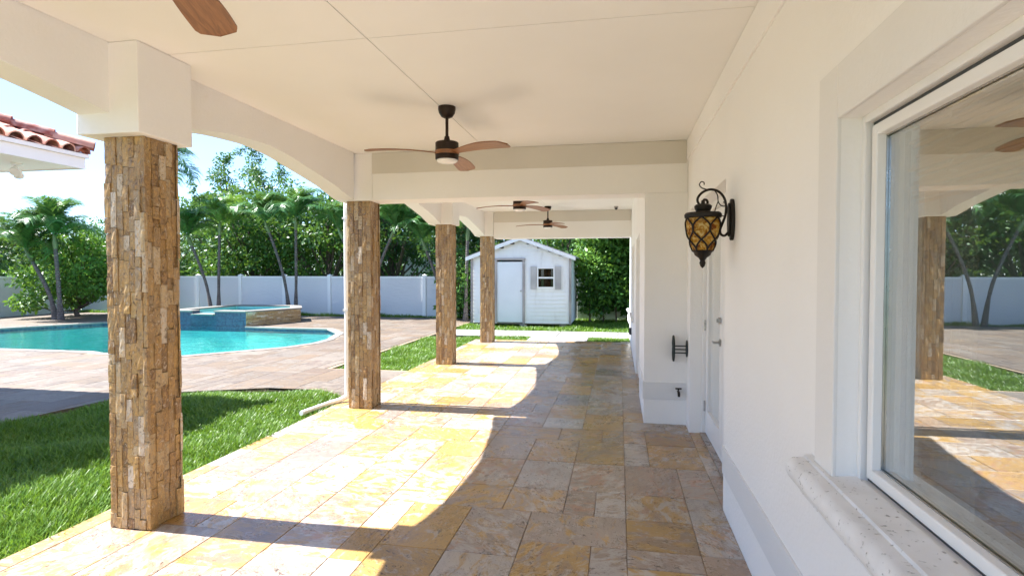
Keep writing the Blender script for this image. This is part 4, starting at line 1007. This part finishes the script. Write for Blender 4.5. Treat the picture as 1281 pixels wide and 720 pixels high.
# hedge right of the shed
hg = thing('hedge', 'tall loose green hedge growing beside the shed in front of the fence', 'hedge', (.2, 18.25, GY)); rg = np.random.default_rng(50)
cn = np.stack([rg.uniform(-1.25, 2.6, 150), rg.uniform(-.45, .5, 150), .35+3.3*rg.random(150)**.85], 1)
v, f = leaves(cn, .42, 13000, .15, rg); tag(link('foliage', mesh_np('foliage', v, f, 'leaf_lime'), hg), kind='stuff')
v, f = leaves(cn[cn[:, 2] < 2.], .5, 6000, .14, rg); tag(link('inner_foliage', mesh_np('inner_foliage', v, f, 'leaf_mid'), hg), kind='stuff')
cn2 = cn[cn[:, 2] > 1.5]; v, f = leaves(cn2+np.array([0, -.2, .15]), .42, 8000, .16, rg); tag(link('sun_tone_leaves', mesh_np('sun_tone_leaves', v, f, 'leaf_lime'), hg), kind='stuff')  # lime leaves over the top, sunlight put into their colour
stw = MB()
for k in range(9):
    x = -1.1+.42*k; stw.tube([(x, 0, 0), (x+random.uniform(-.1, .1), .1, 1.), (x+random.uniform(-.3, .3), -.1, 2.4)], [.03, .022, .01], 6)
stw.build('stems', 'bark', hg, True)

# palms
def frond_mesh(L_, seed, mat, arch=.9):
    rg = random.Random(seed); vs = []; fs = []; n = 34; pts = []
    for i in range(n+1):
        t = i/n; a = R(66)-t*t*arch*R(112)
        pts.append(a)
    P = [Vector((0, 0, 0))]
    for i in range(n): P.append(P[-1]+Vector((math.cos(pts[i]), 0, math.sin(pts[i])))*L_/n)
    mb = MB(); mb.tube(P, [.016*(1-.85*i/n) for i in range(n+1)], 4)
    for i in range(4, n+1):
        t = i/n; l = L_*(.36*math.sin(min(1, (t-.08)*1.15)*math.pi*.86)+.07); w = .009+.008*math.sin(t*math.pi)
        tg = (P[min(i+1, n)]-P[i-1]).normalized(); upv = Vector((-tg.z, 0, tg.x))
        for s in (-1, 1):
            for dbl in (0, .5):
                q = P[i]-tg*(L_/n)*dbl
                d = (Vector((0, s, 0))*.86+tg*.62+upv*rg.uniform(-.05, .28)).normalized(); ll = l*rg.uniform(.8, 1.12)
                m_ = q+d*ll*.55; e = q+d*ll+Vector((0, 0, -ll*rg.uniform(.18, .42))); wd = tg.cross(d).normalized().cross(d)*w
                mb.add([q-wd*.5, q+wd*.5, m_+wd, m_-wd, e], [(0, 1, 2, 3), (3, 2, 4)])
    return mb.mesh('frond', mat)
FR = {m: [frond_mesh(1.55, 5+k, m, .75+.12*k) for k in range(4)] for m in ('frond', 'frond_lime')}
def palm(label, group, base, top, mat='frond', scale=1., n=15, seed=0, bow=.25, tr=.065):
    rr = random.Random(seed); t = thing('palm_tree', label, 'palm', base, 0, group)
    b0 = Vector((0, 0, 0)); b1 = Vector(top)-Vector(base); md = b0.lerp(b1, .5)+Vector((-bow*b1.x*.6, -bow*b1.y*.6, 0)) + Vector((0, 0, -.05))
    pts = cr_path([b0, b0.lerp(md, .5)+Vector((-.1*b1.x*bow, 0, 0)), md, md.lerp(b1, .55)+Vector((-.1*b1.x*bow, 0, 0)), b1], 5); m = len(pts)
    MB().tube(pts, [tr*(1.5-.8*min(1, i/(m*.35))+.0) if i < m*.35 else tr*(.72-.1*i/m+.1) for i in range(m)], 10).build('trunk', 'palm_bark', t, True)
    dr_ = (pts[-1]-pts[-3]).normalized(); c0 = pts[-1]
    MB().tube([c0-dr_*.02, c0+dr_*.12, c0+dr_*.36, c0+dr_*.5], [tr*.78, tr*1.0, tr*.62, tr*.3], 10).build('crownshaft', 'crownshaft', t, True)
    top_ = c0+dr_*.40
    for k in range(n):
        o = link('frond', rr.choice(FR[mat]), t, 0, top_+Vector((0, 0, rr.uniform(-.05, .05)))); az = 2*math.pi*k/n*2.4+rr.uniform(-.25, .25); inner = k/n
        o.rotation_euler = (rr.uniform(-.2, .2), R(30)-R(58)*inner+rr.uniform(-.15, .15), az); s_ = scale*rr.uniform(.8, 1.1); o.scale = (s_, s_, s_)
gA, gB, gC, gD = 'palms behind the hot tub spillway', 'palms behind the stone-clad end of the hot tub', 'palms forming a V beside the deck', 'palms growing from the bush across the pool'
lA = 'slim leaning palm rising behind the hot tub spillway'; lB = 'slim leaning palm rising behind the stone-clad end of the hot tub'
lA2 = 'upright palm with yellow-green crown behind the hot tub spillway'; lB2 = 'upright palm with the fuller crown behind the stone-clad end of the hot tub'; lD2 = 'taller upright palm growing in front of the leafy bush across the pool'
lC = 'palm of the V-shaped pair by the fence, curving towards the hot tub'; lC2 = 'palm of the V-shaped pair by the fence, curving towards the shed'; lD = 'shorter leaning palm growing in front of the leafy bush across the pool'
palm(lA, gA, (-14.75, 18.4, GY), (-15.55, 18.4, 2.55), 'frond', .78, 15, 1, .35); palm(lA2, gA, (-14.5, 18.45, GY), (-14.42, 18.45, 2.95), 'frond_lime', .78, 15, 2, .3)
palm(lB, gB, (-11.62, 18.45, GY), (-12.4, 18.45, 3.0), 'frond', .85, 15, 3, .35); palm(lB2, gB, (-11.42, 18.5, GY), (-11.38, 18.5, 3.1), 'frond', .95, 16, 4, -.8)
palm(lC, gC, (-8.75, 18.45, GY), (-9.55, 18.45, 2.75), 'frond', .85, 15, 5, .4); palm(lC2, gC, (-8.55, 18.45, GY), (-7.75, 18.45, 2.75), 'frond', .9, 15, 6, .4)
palm('slim palm bending in front of the fence behind the third stone column', None, (-5.9, 18.5, GY), (-6.45, 18.4, 2.3), 'frond', .85, 15, 7, .45)
palm('slim dark palm standing close to the side of the shed', None, (-4.85, 17.6, GY), (-4.75, 17.5, 2.6), 'frond', .8, 13, 8, .2)
palm(lD, gD, (-18.3, 15.55, GY), (-19.15, 15.5, 1.95), 'frond', 1.0, 15, 9, .35, .08); palm(lD2, gD, (-18.05, 15.5, GY), (-18.15, 15.45, 2.35), 'frond', 1.0, 16, 10, .2, .08)
palm('tall palm with drooping fronds behind the near stone column', None, (-17.0, 18.3, GY), (-16.6, 17.8, 4.6), 'frond', 1.15, 16, 11, .2, .09)

# grass
def blades(poly, dens, hmin, hmax, wd, seed, z0=-.075, fade=None):
    rg = np.random.default_rng(seed); xs = [p[0] for p in poly]; ys = [p[1] for p in poly]; A = (max(xs)-min(xs))*(max(ys)-min(ys)); n = int(A*dens)
    x = rg.uniform(min(xs), max(xs), n); y = rg.uniform(min(ys), max(ys), n)
    c = np.zeros(n, bool); j = len(poly)-1
    for i in range(len(poly)):
        xi, yi = poly[i]; xj, yj = poly[j]
        with np.errstate(divide='ignore', invalid='ignore'): c ^= ((yi > y) != (yj > y)) & (x < (xj-xi)*(y-yi)/(yj-yi+1e-12)+xi)
        j = i
    x, y = x[c], y[c]; n = len(x)
    tuft = .75+.35*np.sin(x*3.1+1.3*np.sin(y*2.3))*np.sin(y*3.7+x)
    h = (hmin+(hmax-hmin)*rg.random(n))*tuft; a = rg.uniform(0, 2*np.pi, n); ln = h*rg.uniform(.15, .9, n); w = wd*(.6+.8*rg.random(n))
    d = np.stack([np.cos(a), np.sin(a), 0*a], 1); s = np.stack([-np.sin(a), np.cos(a), 0*a], 1)*w[:, None]*.5
    p = np.stack([x, y, np.full(n, z0)], 1); up = np.array([0, 0, 1.])
    m1 = p+d*ln[:, None]*.3+up*h[:, None]*.6; e = p+d*ln[:, None]+up*h[:, None]*.95
    v = np.stack([p-s, p+s, m1+s*.9, m1-s*.9, e+s*.12, e-s*.12], 1).reshape(-1, 3); k = np.arange(n)[:, None]*6
    f = np.concatenate([k+np.array([[0, 1, 2, 3]]), k+np.array([[3, 2, 4, 5]])], 1).reshape(-1, 4)
    return v, f
def lawn(label, polys):
    V, F_2, k = [], [], 0
    for a in polys:
        v, f = blades(*a); V.append(v); F_2.append(f+k); k += len(v)
    return tag(link('grass', mesh_np('grass', np.vstack(V), np.vstack(F_2), 'grass')), label, 'grass', None, 'stuff')
L1v = [(-3.262, 1.8), (-3.262, 6.25), (-3.46, 6.56), (-3.87, 6.82), (-4.64, 6.82), (-5.56, 6.39), (-6.09, 5.8), (-6.27, 4.6), (-6.27, 1.8)]
L1b = [(-3.30, -4), (-3.30, 1.8), (-6.27, 1.8), (-6.27, -4)]
lawn('short green lawn strip between the porch floor and the pool deck', [(L1v, 7500, .06, .135, .0085, 1), (L1b, 900, .08, .15, .012, 2)])
L2v = [(-3.27, 8.54), (-3.27, 13.3), (-4.56, 13.3), (-4.56, 8.5)]
lawn('small rectangular lawn between the third column and the pool deck', [(L2v, 3200, .07, .14, .010, 3), ([(-3.27, END_Y+.02), (-2.12, END_Y+.02), (-2.12, 13.7), (-3.27, 13.7)], 2200, .06, .12, .011, 4), ([(-.70, END_Y+.02), (1.2, END_Y+.02), (1.2, 13.7), (-.70, 13.7)], 2200, .06, .13, .011, 5)])
lawn('sunny grass around the shed and along the fence', [([(-4.55, 15.07), (4.0, 15.07), (4.0, 19.2), (-4.55, 19.2)], 900, .07, .16, .016, 6), ([(-21.3, 18.62), (-4.56, 18.62), (-4.56, 19.2), (-21.3, 19.2)], 900, .10, .22, .018, 7)])
